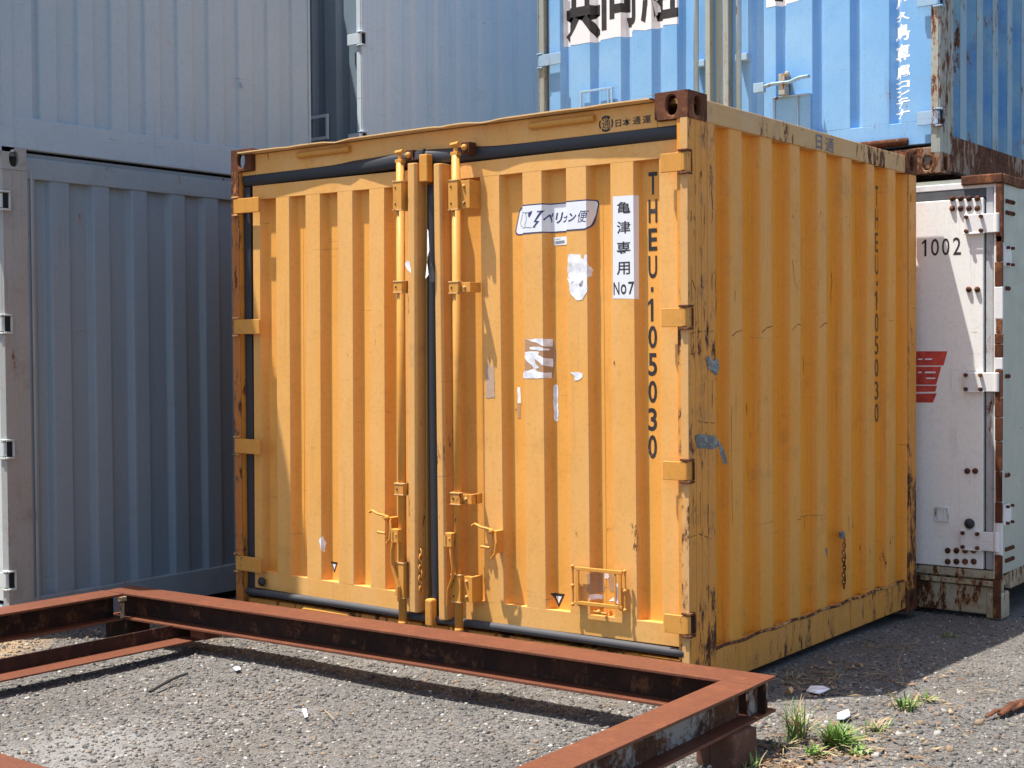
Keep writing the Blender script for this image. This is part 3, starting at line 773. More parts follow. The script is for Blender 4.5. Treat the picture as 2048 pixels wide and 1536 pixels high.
# torn labels
def D(a, b): return HR(960+a/4.042, 480+b/4.042)
F = Flat().mat('torn').poly([D(*q) for q in [(712, 118), (730, 112), (770, 116), (815, 116), (818, 145), (840, 155), (848, 118), (872, 122), (876, 205), (900, 220), (918, 245), (905, 272), (912, 292), (880, 298), (872, 300), (872, 380), (868, 415), (845, 450), (830, 480), (800, 488), (778, 485), (760, 462), (735, 440), (722, 400), (718, 345), (706, 315), (715, 290), (708, 265), (712, 190)]])
F.mat('tape').poly([D(*q) for q in [(808, 350), (830, 322), (838, 340), (826, 375), (812, 380), (800, 362)]]); F.mat('tape').poly([D(*q) for q in [(738, 350), (752, 328), (756, 331), (744, 354)]]).poly([D(*q) for q in [(745, 335), (768, 340), (767, 344), (744, 340)]])
F.build('torn_sticker', DR, prR)
F = Flat().mat('torn_b').poly([D(*q) for q in [(362, 800), (590, 800), (612, 880), (615, 960), (600, 1060), (590, 1110), (362, 1105)]])
F.build('torn_sticker', DR, prR, off=.0010)
F = Flat().mat('torn')
for pl in ([(362, 800), (590, 800), (590, 860), (530, 862), (470, 835), (400, 812)], [(400, 868), (480, 862), (570, 880), (560, 892), (480, 895), (410, 885)],
           [(365, 905), (430, 900), (480, 905), (470, 930), (520, 955), (590, 960), (592, 1030), (555, 1020), (500, 1010), (470, 980), (440, 960), (450, 1000), (480, 1030), (440, 1045), (420, 1010), (380, 980), (362, 950)],
           [(352, 1072), (440, 1040), (470, 1065), (582, 1070), (582, 1118), (350, 1115)]):
    F.poly([D(*q) for q in pl])
F.build('torn_sticker', DR, prR, off=.0020)
F = Flat().mat('white_s').poly([D(*q) for q in [(530, 860), (590, 808), (590, 858)]]); F.build('torn_sticker', DR, prR, off=.004)
F = Flat().mat('pinkish').poly([D(*q) for q in [(48, 1035), (66, 985), (70, 920), (76, 985), (88, 1040), (106, 1005), (116, 1040), (118, 1275), (48, 1275)]]); F.build('torn_sticker', DR, prR)
F = Flat().mat('torn').poly([D(*q) for q in [(302, 1192), (326, 1190), (330, 1300), (333, 1315), (305, 1318)]]).mat('torn_b').poly([D(*q) for q in [(306, 1319), (333, 1318), (330, 1440), (306, 1440)]]); F.build('torn_sticker', DR, prR)
F = Flat().mat('torn').poly([D(*q) for q in [(598, 1175), (620, 1165), (630, 1180), (634, 1460), (618, 1470), (600, 1450), (592, 1300)]]); F.build('torn_sticker', DR, prR)
F = Flat().mat('torn').poly([D(*q) for q in [(730, 1070), (765, 1068), (790, 1066), (830, 1080), (828, 1110), (800, 1132), (765, 1138), (765, 1100), (748, 1085)]]); F.build('torn_sticker', DR, prR)
F = Flat().mat('white_s').poly([D(*q) for q in [(594, -20), (697, -30), (702, 30), (600, 45)]]); F.build('small_label', DR, prR)
F = Flat().mat('greyprint').poly([D(*q) for q in [(610, 10), (684, 2), (686, 24), (612, 33)]]).poly([D(*q) for q in [(612, -8), (650, -12), (650, -8), (612, -4)]]); F.build('small_label_print', DR, prR, off=.0022)
def tri(door, pr, cx, z0, w_, h_):
    F = Flat().mat('black_p').poly([(cx-w_, z0+h_), (cx, z0), (cx+w_, z0+h_)]); F.build('triangle_mark', door, pr)
    F = Flat().mat('white_s').poly([(cx-w_*.50, z0+h_*.80), (cx, z0+h_*.30), (cx+w_*.50, z0+h_*.80)]); F.build('triangle_mark', door, pr, off=.0022)
a = hit(669, 1146, 'L', prL); tri(DL, prL, a[0], a[1], .021, .050); a = HR(1118, 1215); tri(DR, prR, a[0], a[1], .029, .056)
F = Flat().mat('torn').poly([hit(x, y, 'L', prL) for x, y in ((638, 1080), (646, 1072), (653, 1085), (650, 1105), (643, 1100), (640, 1090))]); F.build('torn_sticker', DL, prL)
PST = [(0, -.032), (3, -.032)]
F = Flat().mat('torn').poly([(1.108, 1.655), (1.118, 1.668), (1.135, 1.665), (1.143, 1.635), (1.143, 1.615), (1.125, 1.630)]); F.build('torn_sticker', DL, PST)
# paper flap hanging from the right strip
MB().mat('torn').add([(1.252, -.034, 1.79), (1.262, -.040, 1.78), (1.276, -.052, 1.70), (1.268, -.060, 1.665), (1.270, -.052, 1.60), (1.252, -.05, 1.585), (1.250, -.036, 1.65)],
    [(0, 1, 6), (1, 2, 6), (2, 3, 6), (3, 4, 6), (4, 5, 6)]).build('torn_sticker', DR)
F = Flat().mat('tape').poly([(1.256, 1.60), (1.270, 1.655), (1.286, 1.60), (1.284, 1.570), (1.262, 1.575)]); F.build('torn_sticker', DR, PST)
# document frame low on the right door
mb = MB().mat('y_hard')
for (u0, u1, z0, z1) in ((1.936, 2.146, .438, .452), (1.936, 2.146, .306, .320)): mb.box(u0, u1, .004, .014, z0, z1)
for (u0, u1) in ((1.936, 1.950), (2.128, 2.142)): mb.box(u0, u1, .0045, .0135, .320, .438)
mb.box(2.110, 2.118, .006, .012, .32, .438)
for u in (1.922, 2.158):
    mb.tube([(u, .008, .300), (u, .008, .458)], .0045, 8)
    for z in (.305, .378, .452): mb.ball((u, .006, z), .008, n=8, m=5)
    for z in (.312, .446): mb.box(min(u, 2.04 if u < 2 else u), u+.022 if u < 2 else u, .006, .012, z-.005, z+.005)
for u in (1.945, 2.05, 2.135): mb.box(u-.006, u+.006, .012, YC+.03, .300, .310)
mb.tube([(2.015, .012, .286), (2.075, .012, .282)], .006, 8); mb.ball((2.04, .008, .287), .010)
mb.build('document_frame', DR, bevel=.0015)
F = Flat().mat('torn')
F.poly(torn(1.985, 2.02, .322, .345, .004, .01, 5)).poly([(2.05, .322), (2.115, .322), (2.118, .40), (2.104, .398), (2.10, .36), (2.085, .35), (2.07, .336)])
F.poly(torn(2.03, 2.048, .405, .428, .004, .01, 9)); F.mat('torn_b').poly(torn(1.975, 2.03, .35, .43, .006, .015, 12)); F.mat('torn_b').poly(torn(2.05, 2.09, .36, .425, .004, .01, 2))
F.build('torn_sticker', DR, prR)
MB().mat('rubber').ball((.165, .012, .222), .022, (1, .6, 1)).build('rubber_buffer', DL, smooth=True)
# the doors stand slightly ajar and have sagged a little
DL.rotation_euler = EL; DR.rotation_euler = ER
# ---- writing, tape and dents on the right-hand side
F = Flat().mat('brown_p')
XV = W0-.012-.038
for ch, a, b in seq:
    ya = 375+(a-345)*.822; yb = 375+(b-345)*.822; sh = 0.7-(ya-375)*.0022
    xa, xb = (1749.5, 1757.5) if ch not in '1.' else ((1749, 1754) if ch == '1' else (1752, 1755))
    q0 = P(xa+sh, yb, 0, XV); q1 = P(xb+sh, ya, 0, XV)
    q1.y = min(q1.y, 1.865)        # the digits stand on the floor of the fold, short of the next slope
    if ch == '.': F.poly([(q0.y, q0.z), (q1.y, q0.z), (q1.y, q1.z), (q0.y, q1.z)])
    elif ch == '1': F.one(q0.y, q1.y, q0.z, q1.z)
    else: F.text(ch, q0.y, q1.y, q0.z, q1.z, .01)
F.build('lettering', Y, PR_S, 'x')
PRL = [(0, W0-.006), (3, W0-.006)]
F = Flat().mat('grey_p').text('日', 1.085, 1.150, 2.128, 2.190, .03).text('通', 1.180, 1.270, 2.126, 2.188, .012); F.build('lettering', Y, PRL, 'x')
PPO = [(0, W0-.002), (3, W0-.002)]
def S(px, py): p = P(px, py, 0, W0); return (p.y, p.z)
F = Flat().mat('tape').poly([S(*q) for q in [(1391, 872), (1400, 868), (1432, 872), (1436, 880), (1440, 892), (1428, 898), (1395, 896)]]); F.build('tape_patch', Y, PPO, 'x')
MB().mat('tape').add([(W0+.001, S(1436, 880)[0], S(1436, 880)[1]), (W0+.004, S(1447, 900)[0], S(1447, 900)[1]), (W0+.010, S(1450, 925)[0], S(1450, 925)[1]), (W0+.008, S(1444, 930)[0], S(1444, 930)[1]), (W0+.002, S(1437, 900)[0], S(1437, 900)[1])], [(0, 1, 4), (1, 2, 3, 4)]).build('tape_patch', Y)
F = Flat().mat('tape').poly([S(*q) for q in [(1412, 716), (1420, 712), (1425, 722), (1436, 716), (1440, 735), (1434, 752), (1426, 745), (1418, 738)]]); F.build('tape_patch', Y, PPO, 'x')
F = Flat().mat('grey_p').poly([S(*q) for q in [(1655, 1098), (1662, 1096), (1665, 1110), (1662, 1120), (1657, 1108)]]); F.build('scuff_mark', Y, PR_S, 'x')
# hairline cracks and rust runs in the side paint
rr = random.Random(11)
def crack(pts, w_=.0016):
    F = Flat().mat('rust')
    pts = [Vector(S(*p)) for p in pts]
    for p, q in zip(pts, pts[1:]):
        d = q-p
        if d.length < 1e-5: continue
        d.normalize(); n_ = Vector((-d.y, d.x))*w_*rr.uniform(.5, 1.2)
        F.poly([tuple(p+n_), tuple(q+n_*.6), tuple(q-n_*.6), tuple(p-n_)])
    F.build('paint_crack', Y, [(a, max(b, W0-.004) if a < .21 else b) for a, b in PR_S], 'x', off=.0022)
for base in ([(1382, 668), (1395, 663), (1430, 662)], [(1470, 672), (1478, 664), (1490, 660)], [(1530, 664), (1540, 655), (1552, 652)], [(1590, 660), (1601, 648), (1610, 650)],
             [(1645, 655), (1655, 646), (1660, 648)], [(1468, 830), (1469, 960), (1470, 1050)], [(1494, 900), (1496, 1040)], [(1438, 900), (1437, 1100), (1438, 1260)],
             [(1381, 1075), (1400, 1068), (1425, 1078)], [(1683, 545), (1685, 560), (1682, 600)], [(1590, 520), (1594, 560), (1600, 580)], [(1400, 690), (1390, 708), (1382, 708)],
             [(1782, 640), (1792, 642)], [(1600, 1040), (1648, 1030), (1646, 1042)], [(1815, 890), (1834, 891)], [(1395, 840), (1405, 845), (1432, 846)], [(1386, 560), (1396, 590), (1398, 650)], [(1437, 420), (1436, 520), (1439, 640)]):
    crack(base)
for k in range(34):
    x_ = rr.choice([1384, 1388, 1395, 1402, 1410, 1418, 1426, 1433, 1437]); y_ = rr.choice([255, 350, 420, 540, 660, 760, 960, 1010, 1180, 1270])+rr.uniform(-15, 25); L_ = rr.uniform(12, 70)
    crack([(x_, y_), (x_+rr.uniform(-1, 1), y_+L_*.5), (x_+rr.uniform(-1.5, 1.5), y_+L_)], rr.uniform(.0008, .0022))
for k in range(20):
    x_ = rr.uniform(1445, 1800); y_ = rr.uniform(420, 1150); L_ = rr.uniform(6, 40)
    crack([(x_, y_), (x_+rr.uniform(-1, 1), y_+L_)], rr.uniform(.0008, .0018))
# dented top edge of the bottom rail
mb = MB().mat('y_rusty')
pth = [(W0-.006, .205+i*.06, .157+.004*math.sin(i*1.3)) for i in range(32)]
mb.tube(pth, .006, 6); mb.mat('y_hard')
for yy in (.86, 1.44, 1.93): mb.box(W0-.010, W0-.0035, yy-.004, yy+.004, .03, .155)
mb.build('rail_weld', Y)

# ================================================================== GREY CONTAINERS, LEFT
XG = -.60
KG = (CAM_LOC.x-XG)/(CAM_LOC.x+.229)          # rib positions were measured on a nearer plane: move them along the sight lines
gy = lambda y: CAM_LOC.y+(y-CAM_LOC.y)*KG
gz = lambda z: CAM_LOC.z+(z-CAM_LOC.z)*KG
ribsU = [(-1.03, -.885), (-.847, -.762), (-.653, -.573), (-.477, -.388), (-.288, -.205), (-.099, -.012), (.087, .179), (.277, .367), (.470, .552), (.642, .745)]
UY0 = -.945; UY1 = gy(.764); UZ = gz(2.130)
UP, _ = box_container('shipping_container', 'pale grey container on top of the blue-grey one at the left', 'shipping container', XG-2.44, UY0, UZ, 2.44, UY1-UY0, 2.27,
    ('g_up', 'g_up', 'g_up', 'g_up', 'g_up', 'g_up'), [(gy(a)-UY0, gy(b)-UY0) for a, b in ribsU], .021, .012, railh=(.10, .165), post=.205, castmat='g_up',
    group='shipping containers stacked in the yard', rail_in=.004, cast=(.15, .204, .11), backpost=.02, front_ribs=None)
MB().mat('g_up').box(XG-2.38, XG-.06, UY0+.02, UY0+.05, UZ+.02, UZ+2.25).build('front_panel', UP)
MB().mat('g_up').tube([(XG+.001, gy(.278), gz(2.594)), (XG+.018, gy(.278), gz(2.594))], .012, 12).tube([(XG+.004, gy(.278), gz(2.594)), (XG+.02, gy(.278), gz(2.594))], .006, 8).build('wall_lug', UP, bevel=.002)
LY0 = gy(-1.045)
ribsL = [(-.955, -.882), (-.803, -.711), (-.586, -.501), (-.376, -.292), (-.153, -.072), (.046, .132), (.25, .335), (.46, .54), (.66, .73)]
fr_w = 2.44
crA = [(.10, .16), (.27, .35), (.46, .545), (.655, .745), (.855, .945), (1.04, 1.17)]
crB = [(1.24, 1.375), (1.46, 1.557), (1.672, 1.767), (1.883, 1.976), (2.087, 2.188), (2.302, 2.405)]
LZ = .010; LH = gz(2.150)-LZ
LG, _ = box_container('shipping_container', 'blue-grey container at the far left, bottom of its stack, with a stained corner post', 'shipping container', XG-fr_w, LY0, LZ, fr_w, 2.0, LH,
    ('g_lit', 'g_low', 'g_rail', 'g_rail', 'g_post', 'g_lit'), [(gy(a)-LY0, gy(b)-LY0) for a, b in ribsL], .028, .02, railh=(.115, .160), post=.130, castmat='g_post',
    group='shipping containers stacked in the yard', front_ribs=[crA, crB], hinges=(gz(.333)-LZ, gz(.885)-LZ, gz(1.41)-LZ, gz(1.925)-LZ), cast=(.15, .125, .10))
for o in LG.children:
    if o.name.startswith('top_rail'): o.location.z -= .018
# ================================================================== FAR GREY STACK
rg = [(0, .20)] + [(.285+.2345*i, .285+.2345*i+.11) for i in range(9)]
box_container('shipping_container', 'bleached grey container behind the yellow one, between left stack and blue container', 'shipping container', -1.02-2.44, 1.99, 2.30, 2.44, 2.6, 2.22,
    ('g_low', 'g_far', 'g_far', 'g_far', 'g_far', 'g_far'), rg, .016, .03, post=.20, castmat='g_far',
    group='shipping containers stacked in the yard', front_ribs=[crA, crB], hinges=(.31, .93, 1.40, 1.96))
G3 = [o for o in COL.objects if o.get('label', '').startswith('bleached grey')][0]
fd = [c for c in G3.children if c.name.startswith('door')][1]
mb = MB().mat('g_far')
for (a, b, c_, d_) in ((-1.60, -1.33, 2.775, 2.795), (-1.60, -1.33, 2.635, 2.655)): mb.box(a, b, 1.995, 2.01, c_, d_)
for a in (-1.60, -1.35): mb.box(a, a+.02, 1.996, 2.009, 2.655, 2.775)
mb.build('document_frame', fd, bevel=.002)
rs = [(0, .2)] + [(.3+.22*i, .3+.22*i+.1) for i in range(8)]
box_container('shipping_container', 'grey container on the ground behind the yellow one, under the bleached grey container', 'shipping container', -1.02-2.44, 1.99, .0, 2.44, 2.6, 2.29,
    ('g_low', 'g_low', 'g_low', 'g_low', 'g_low', 'g_low'), rs, .02, .02, castmat='g_post', group='shipping containers stacked in the yard')
for i, zz_ in enumerate((.0, 2.23)):
    rs2 = [(0, .1)] + [(.16+.2*i_, .16+.2*i_+.09) for i_ in range(3)]
    box_container('shipping_container', ('short grey container on the ground, hidden behind the left stack', 'short grey container shading the bleached grey one, on top of its own stack')[i], 'shipping container',
        -1.50-2.44, 1.16, zz_, 2.44, .79, 2.22+.06*i, ('g_low',)*6, rs2, .02, .02, castmat='g_post', group='shipping containers stacked in the yard')

# ================================================================== BLUE CONTAINER
BX, BY, BZ, BW, BL, BH = .060, 2.35, 2.145, 2.45, 3.6, 2.23
bs = [(0, .18), (.30, .40), (.55, .65), (.80, .90), (1.05, 1.14), (1.30, 1.39)] + [(1.55+.25*i, 1.64+.25*i) for i in range(8)]
bl = [(.06, .125), (.27, .36), (.483, .574), (.688, .780), (.895, .965-.02), (1.02, 1.15)]
br = [(1.265, 1.385), (1.50-.02, 1.546), (1.67, 1.757), (1.880, 1.964), (2.095, 2.173), (2.307, 2.405)]
bl = [(a-.0, b) for a, b in bl]; crbl = [(.07, .150), (.225, .362), (.435, .575), (.650, .780), (.855, .945), (1.04, 1.185)]
crbr = [(1.235, 1.40), (1.48, 1.548), (1.61, 1.757), (1.822, 1.965), (2.030, 2.175), (2.238, 2.405)]
B, PR_B = box_container('shipping_container', 'sky blue double-door container with brushed lettering, stacked behind the yellow one', 'shipping container', BX, BY, BZ, BW, BL, BH,
    ('b_door', 'b_side', 'b_rust', 'b_cast', 'b_rust', 'b_hard'), bs, .035, .03, post=.19, castmat='b_cast', railh=(.10, .20),
    group='shipping containers stacked in the yard', front_ribs=[crbl, crbr], hinges=(.27, .855, 1.42, 1.96))
BDL, BPL = DOORS[-2]; BDR, BPR = DOORS[-1]
for u in (1.150, 1.262): MB().mat('b_rust').box(BX+u, BX+u+.030, BY-.02, BY+.029, BZ+.17, BZ+BH-.16).build('meeting_strip', BDL if u < 1.2 else BDR, bevel=.004)
MB().mat('b_rust').box(BX+1.16, BX+1.26, BY+.032, BY+.05, BZ+.15, BZ+BH-.12).build('door_seal', B)
# flaking crests of its side
mb = MB().mat('b_crest')
for a, b in bs[1:]: mb.box(BX+BW-.0118, BX+BW-.0095, BY+a+.004, BY+b-.004, BZ+.19, BZ+BH-.1)
mb.build('flaking_paint', B)
mb = MB().mat('b_cast')
mb.tube([(BX+.3, BY+.004, BZ+.165), (BX+BW-.17, BY+.004, BZ+.165)], .020, 10); mb.tube([(BX+.06, BY+.006, BZ+.105), (BX+BW-.13, BY+.006, BZ+.105)], .022, 10)
mb.build('sill_pipe', B, smooth=True)
def Bq(px, py): p = P(px, py, 1, BY+.03); return (p.x, p.z)
F = Flat().mat('white_s').poly([(.222, 3.076), (.33, 3.070), (.46, 3.072), (.60, 3.076), (.70, 3.071), (.72, 3.100), (.80, 3.086), (.93, 3.098), (1.01, 3.092), (1.014, 3.50), (.222, 3.50)])
F.build('lettering_panel', BDL, BPL, off=.0012)
F = Flat().mat('black_p')
for ch, u0, u1, z0, z1 in (('共', .232, .482, 3.093, 3.50), ('同', .505, .735, 3.125, 3.52), ('組', .770, 1.010, 3.128, 3.52)):
    F.text(ch, u0, u1, z0, z1, .03)
F.build('lettering', BDL, BPL, off=.0030)
F = Flat().mat('white_s').poly([(1.553, 3.098), (1.70, 3.102), (1.79, 3.115), (1.79, 3.50), (1.553, 3.50)]); F.build('lettering_panel', BDR, BPR, off=.0012)
F = Flat().mat('black_p').text('合', 1.568, 1.775, 3.125, 3.50, .04); F.build('lettering', BDR, BPR, off=.003)
F = Flat().mat('white_p')
for ch, a, b in (('屋', -18, 17), ('久', 21, 43), ('島', 47, 84), ('専', 88, 127), ('属', 131, 158), ('コ', 162, 178), ('ン', 179, 194), ('テ', 196, 217), ('ナ', 218, 238)):
    q0 = Bq(1791, b); q1 = Bq(1815, a); F.text(ch, q0[0]-.010, q1[0]+.012, q0[1], q1[1], .022, slope=.05)
F.build('lettering', BDR, BPR)
# horizontal locking handle, folded frame, small document frame
mb = MB().mat('b_hard')
p = [P(x, y, 1, BY-.03) for x, y in ((1519, 176), (1545, 168), (1580, 164), (1600, 155), (1618, 152))]
mb.tube(p, .020, 8, squash=.45); q = P(1520, 175, 1, BY-.03); mb.box(q.x-.03, q.x+.03, BY-.05, BY-.02, q.z-.028, q.z+.022)
q = P(1568, 170, 1, BY-.01); mb.mat('b_rust').box(q.x-.018, q.x+.018, BY-.04, BY+.03, q.z-.055, q.z+.055); q2 = P(1574, 148, 1, BY-.03); mb.ball(tuple(q2), .016)
mb.build('handle', BDR, bevel=.002)
q = [P(x, y, 1, BY+.02) for x, y in ((1549, 195), (1618, 190))]
mb = MB().mat('b_door').box(q[0].x, q[1].x+.012, BY+.012, BY+.03, BZ+.16, q[0].z); mb.mat('b_hard').box(q[0].x, q[1].x+.012, BY+.004, BY+.0115, q[0].z-.012, q[0].z)
for u_ in (q[0].x, q[0].x+.135): mb.box(u_, u_+.010, BY+.004, BY+.0115, BZ+.17, q[0].z-.012)
mb.build('recess_plate', BDR, bevel=.003)
mb = MB().mat('b_hard')
a, b = P(1160, 185, 1, BY+.01), P(1226, 180, 1, BY+.01)
mb.box(a.x, b.x, BY+.004, BY+.014, a.z-.006, a.z+.008); mb.box(a.x, a.x+.014, BY+.003, BY+.013, a.z-.20, a.z-.006); mb.box(b.x-.014, b.x, BY+.003, BY+.013, a.z-.20, a.z-.006); mb.box(b.x-.036, b.x-.026, BY+.003, BY+.013, a.z-.20, a.z-.006)
mb.box(a.x+.014, b.x-.036, BY+.003, BY+.013, a.z-.20, a.z-.186); mb.build('document_frame', BDL, bevel=.002)

# ================================================================== WHITE CONTAINER
WX1, WY, WZ, WH = 2.823, 2.32, -.035, 2.145
WX0 = WX1-2.44
WT = thing('shipping_container', (WX0, WY, WZ), 'white riveted container on the ground at the right edge, red character on its door', 'shipping container', 'shipping containers stacked in the yard')
MB().mat('w_low').box(WX0, WX1-.03, WY+.02, WY+.12, WZ+.02, WZ+.155).build('sill', WT, bevel=.006)
mb = MB().mat('w_low').box(WX0+.05, WX1-.02, WY+.004, WY+.03, WZ+.160, WZ+.185); mb.box(WX0+.05, WX1-.02, WY+.012, WY+.03, WZ+.195, WZ+.235); mb.build('bottom_rail', WT, bevel=.003)
for x in (WX0, WX1-.085):
    for y in (WY+.012, WY+3.3):
        MB().mat('w_low').box(x, x+.08, y, y+.12, WZ, WZ+.13).build('foot', WT, bevel=.012, seg=3)
MB().mat('w_low').box(WX1-.07, WX1-.015, WY+.18, WY+3.4, WZ+.13, WZ+.22).build('bottom_rail', WT, bevel=.006)
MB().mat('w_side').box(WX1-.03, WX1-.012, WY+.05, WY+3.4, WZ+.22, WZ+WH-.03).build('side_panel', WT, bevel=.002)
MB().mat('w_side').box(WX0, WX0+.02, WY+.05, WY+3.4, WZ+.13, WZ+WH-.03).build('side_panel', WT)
MB().mat('w_side').box(WX0+.02, WX1-.031, WY+3.36, WY+3.4, WZ+.13, WZ+WH-.03).build('back_panel', WT)
MB().mat('w_side').box(WX0, WX1-.02, WY+.02, WY+3.4, WZ+WH-.03, WZ+WH-.01).build('roof_panel', WT)
MB().mat('w_low').box(WX0, WX1-.03, WY+.05, WY+3.4, WZ+.155, WZ+.20).build('floor_panel', WT)
MB().mat('w_fit').box(WX0, WX1-.03, WY+.012, WY+.05, WZ+WH-.060, WZ+WH-.03).build('header', WT, bevel=.003)
MB().mat('w_fit').box(WX1-.045, WX1-.012, WY+.004, WY+.05, WZ+.20, WZ+WH-.03).build('corner_post', WT, bevel=.003)
mb = MB().mat('seal_g').box(WX0+.02, WX1-.085, WY+.014, WY+.045, WZ+WH-.105, WZ+WH-.060); mb.build('door_seal', WT, bevel=.004)
MB().mat('w_jamb').box(WX1-.085, WX1-.05, WY+.014, WY+.045, WZ+.24, WZ+WH-.060).build('door_seal', WT, bevel=.004)
wd = MB().mat('w_panel').box(WX0+1.26, WX1-.095, WY+.006, WY+.045, WZ+.24, WZ+WH-.108).build('door', WT, bevel=.004)
MB().mat('w_panel').box(WX0+.03, WX0+1.25, WY+.006, WY+.045, WZ+.24, WZ+WH-.108).build('door', WT, bevel=.004)
yf = WY+.006
def rivets(par, pts, mk, r_=.0145):
    for p in pts:
        mb = MB().mat('rust')
        mb.ball(mk(*p), r_, n=12, m=8); mb.build('rivet', par, smooth=True)
fr = lambda x, z: (x, yf-.003, z)
def grid(px0, px1, py0, py1, nx, ny):
    out = []
    for i in range(nx):
        for j in range(ny):
            p = P(px0+(px1-px0)*i/max(1, nx-1), py0+(py1-py0)*j/max(1, ny-1), 1, yf); out.append((p.x, p.z))
    return out
rivets(wd, grid(1905, 1955, 397, 417, 4, 2), fr); rivets(wd, grid(1938, 1955, 579, 579, 2, 1), fr)
rivets(wd, grid(1935, 1951, 942, 942, 2, 1), fr); rivets(wd, grid(1896, 1948, 1101, 1123, 4, 2), fr)
def wh(px, py, w1=.19, hh=.046):
    p = P(px, py, 1, WY-.01); x0 = p.x; z = p.z
    mb = MB().mat('w_fit').box(x0, WX1-.03, WY-.012, WY+.003, z-hh, z+hh); mb.box(x0, x0+.10, WY-.018, WY-.0125, z-hh-.004, z-hh+.004)
    mb.tube([(WX1-.028, WY-.004, z-hh), (WX1-.028, WY-.004, z+hh)], .014, 12); mb.mat('rust')
    for dx in (.014, .085):
        for dz in (-hh+.012, hh-.012): mb.tube([(x0+dx, WY-.012, z+dz), (x0+dx, WY-.030, z+dz)], .010, 8)
    mb.build('hinge', wd, bevel=.003)
for q in ((1928, 449), (1927, 764), (1921, 1079)): wh(*q)
F = Flat().mat('black_p'); PW = [(0, yf), (4, yf)]
def Wq(px, py): p = P(px, py, 1, yf); return (p.x, p.z)
for ch, a, b, c_, d_ in (('1', 1844, 1853, 513, 479), ('0', 1862, 1878, 512, 477), ('0', 1884, 1899, 511, 476), ('2', 1906, 1922, 510, 474)):
    q0 = Wq(a, c_); q1 = Wq(b, d_); F.one(q0[0], q1[0], q0[1], q1[1]) if ch == '1' else F.text(ch, q0[0], q1[0], q0[1], q1[1], .004)
F.build('lettering', wd, PW)
F = Flat().mat('red')
def R4(a, b): p = P(1780+a/2.4366, 650+b/2.4366, 1, yf); return (p.x, p.z)
for pl in ([(60, 128), (280, 128), (262, 197), (52, 197)], [(50, 203), (250, 203), (226, 291), (40, 291)], [(30, 296), (230, 296), (221, 325), (30, 327)], [(30, 337), (228, 333), (210, 378), (20, 378)]):
    F.poly([R4(*q) for q in pl])
F.build('red_character', wd, PW)
F = Flat().mat('w_panel')
for pl in ([(138, 163), (160, 163), (158, 170), (136, 170)], [(172, 163), (207, 163), (205, 170), (170, 170)], [(172, 227), (224, 227), (222, 235), (170, 235)], [(178, 256), (222, 256), (220, 263), (176, 263)], [(138, 227), (156, 227), (154, 235), (136, 235)]):
    F.poly([R4(*q) for q in pl])
F.build('red_character_gaps', wd, PW, off=.004)
mb = MB().mat('w_fit'); a = Wq(1871, 1042); b = Wq(1899, 1015)
mb.box(a[0], b[0], yf-.010, yf-.001, a[1], a[1]+.008); mb.box(a[0], b[0], yf-.010, yf-.001, b[1]-.008, b[1])
for u in (a[0], a[0]+.014, b[0]-.028, b[0]-.008): mb.box(u, u+.007, yf-.0095, yf-.0015, a[1]+.008, b[1]-.008)
mb.build('document_frame', wd, bevel=.001)
p = P(1940, 1047, 1, yf); MB().mat('rubber').ball((p.x, yf-.008, p.z), .026, (1, .8, 1)).build('rubber_buffer', wd, smooth=True)
# rusted corner capping and its short arms
mb = MB().mat('casting')
mb.box(WX1-.20, WX1-.001, WY-.008, WY+.02, WZ+WH-.045, WZ+WH+.002); mb.box(WX1-.02, WX1+.004, WY+.021, WY+.34, WZ+WH-.045, WZ+WH+.001)
mb.box(WX1-.034, WX1+.001, WY-.006, WY+.018, WZ+WH-.33, WZ+WH-.046)
mb.build('corner_cap', WT, bevel=.006)
MB().mat('casting').box(WX1-.045, WX1-.008, WY-.004, WY+.010, WZ+.01, WZ+.199).build('post_foot', WT, bevel=.004)
r5 = random.Random(5); z = WZ+.20
mb = MB()
while z < WZ+WH-.34:
    h_ = r5.uniform(.05, .16); mb.mat(r5.choice(['rust', 'casting', 'casting', 'rust', 'w_fit']))
    wv = r5.uniform(.016, .026); mb.box(WX1-.012-wv, WX1-.008+wv*.4, WY-.006, WY+.0035, z, z+h_-.002); z += h_
mb.build('post_pin', WT, bevel=.003)
sd = lambda y, z: (WX1-.010, y, z)
SP = [o for o in WT.children if o.name.startswith('side_panel')][0]
for (y0_, z0_, nx, nz) in ((.05, 1.93, 4, 2), (.05, 1.565, 2, 1), (.05, 1.14, 2, 1), (.05, .66, 2, 1), (.05, .245, 4, 2)):
    rivets(SP, [(WY+y0_+.035+.034*i, z0_+.055*j) for i in range(nx) for j in range(nz)], sd, .011)
for z_ in (1.72, .47):
    mb = MB().mat('w_fit').box(WX1-.012, WX1-.004, WY+.035, WY+.15, z_-.05, z_+.05); mb.mat('rust')
    for y_ in (WY+.07, WY+.14):
        for dz in (-.04, .04): mb.tube([(WX1-.006, y_, z_+dz), (WX1+.012, y_, z_+dz)], .008, 8)
    mb.build('hinge_backplate', WT, bevel=.002)

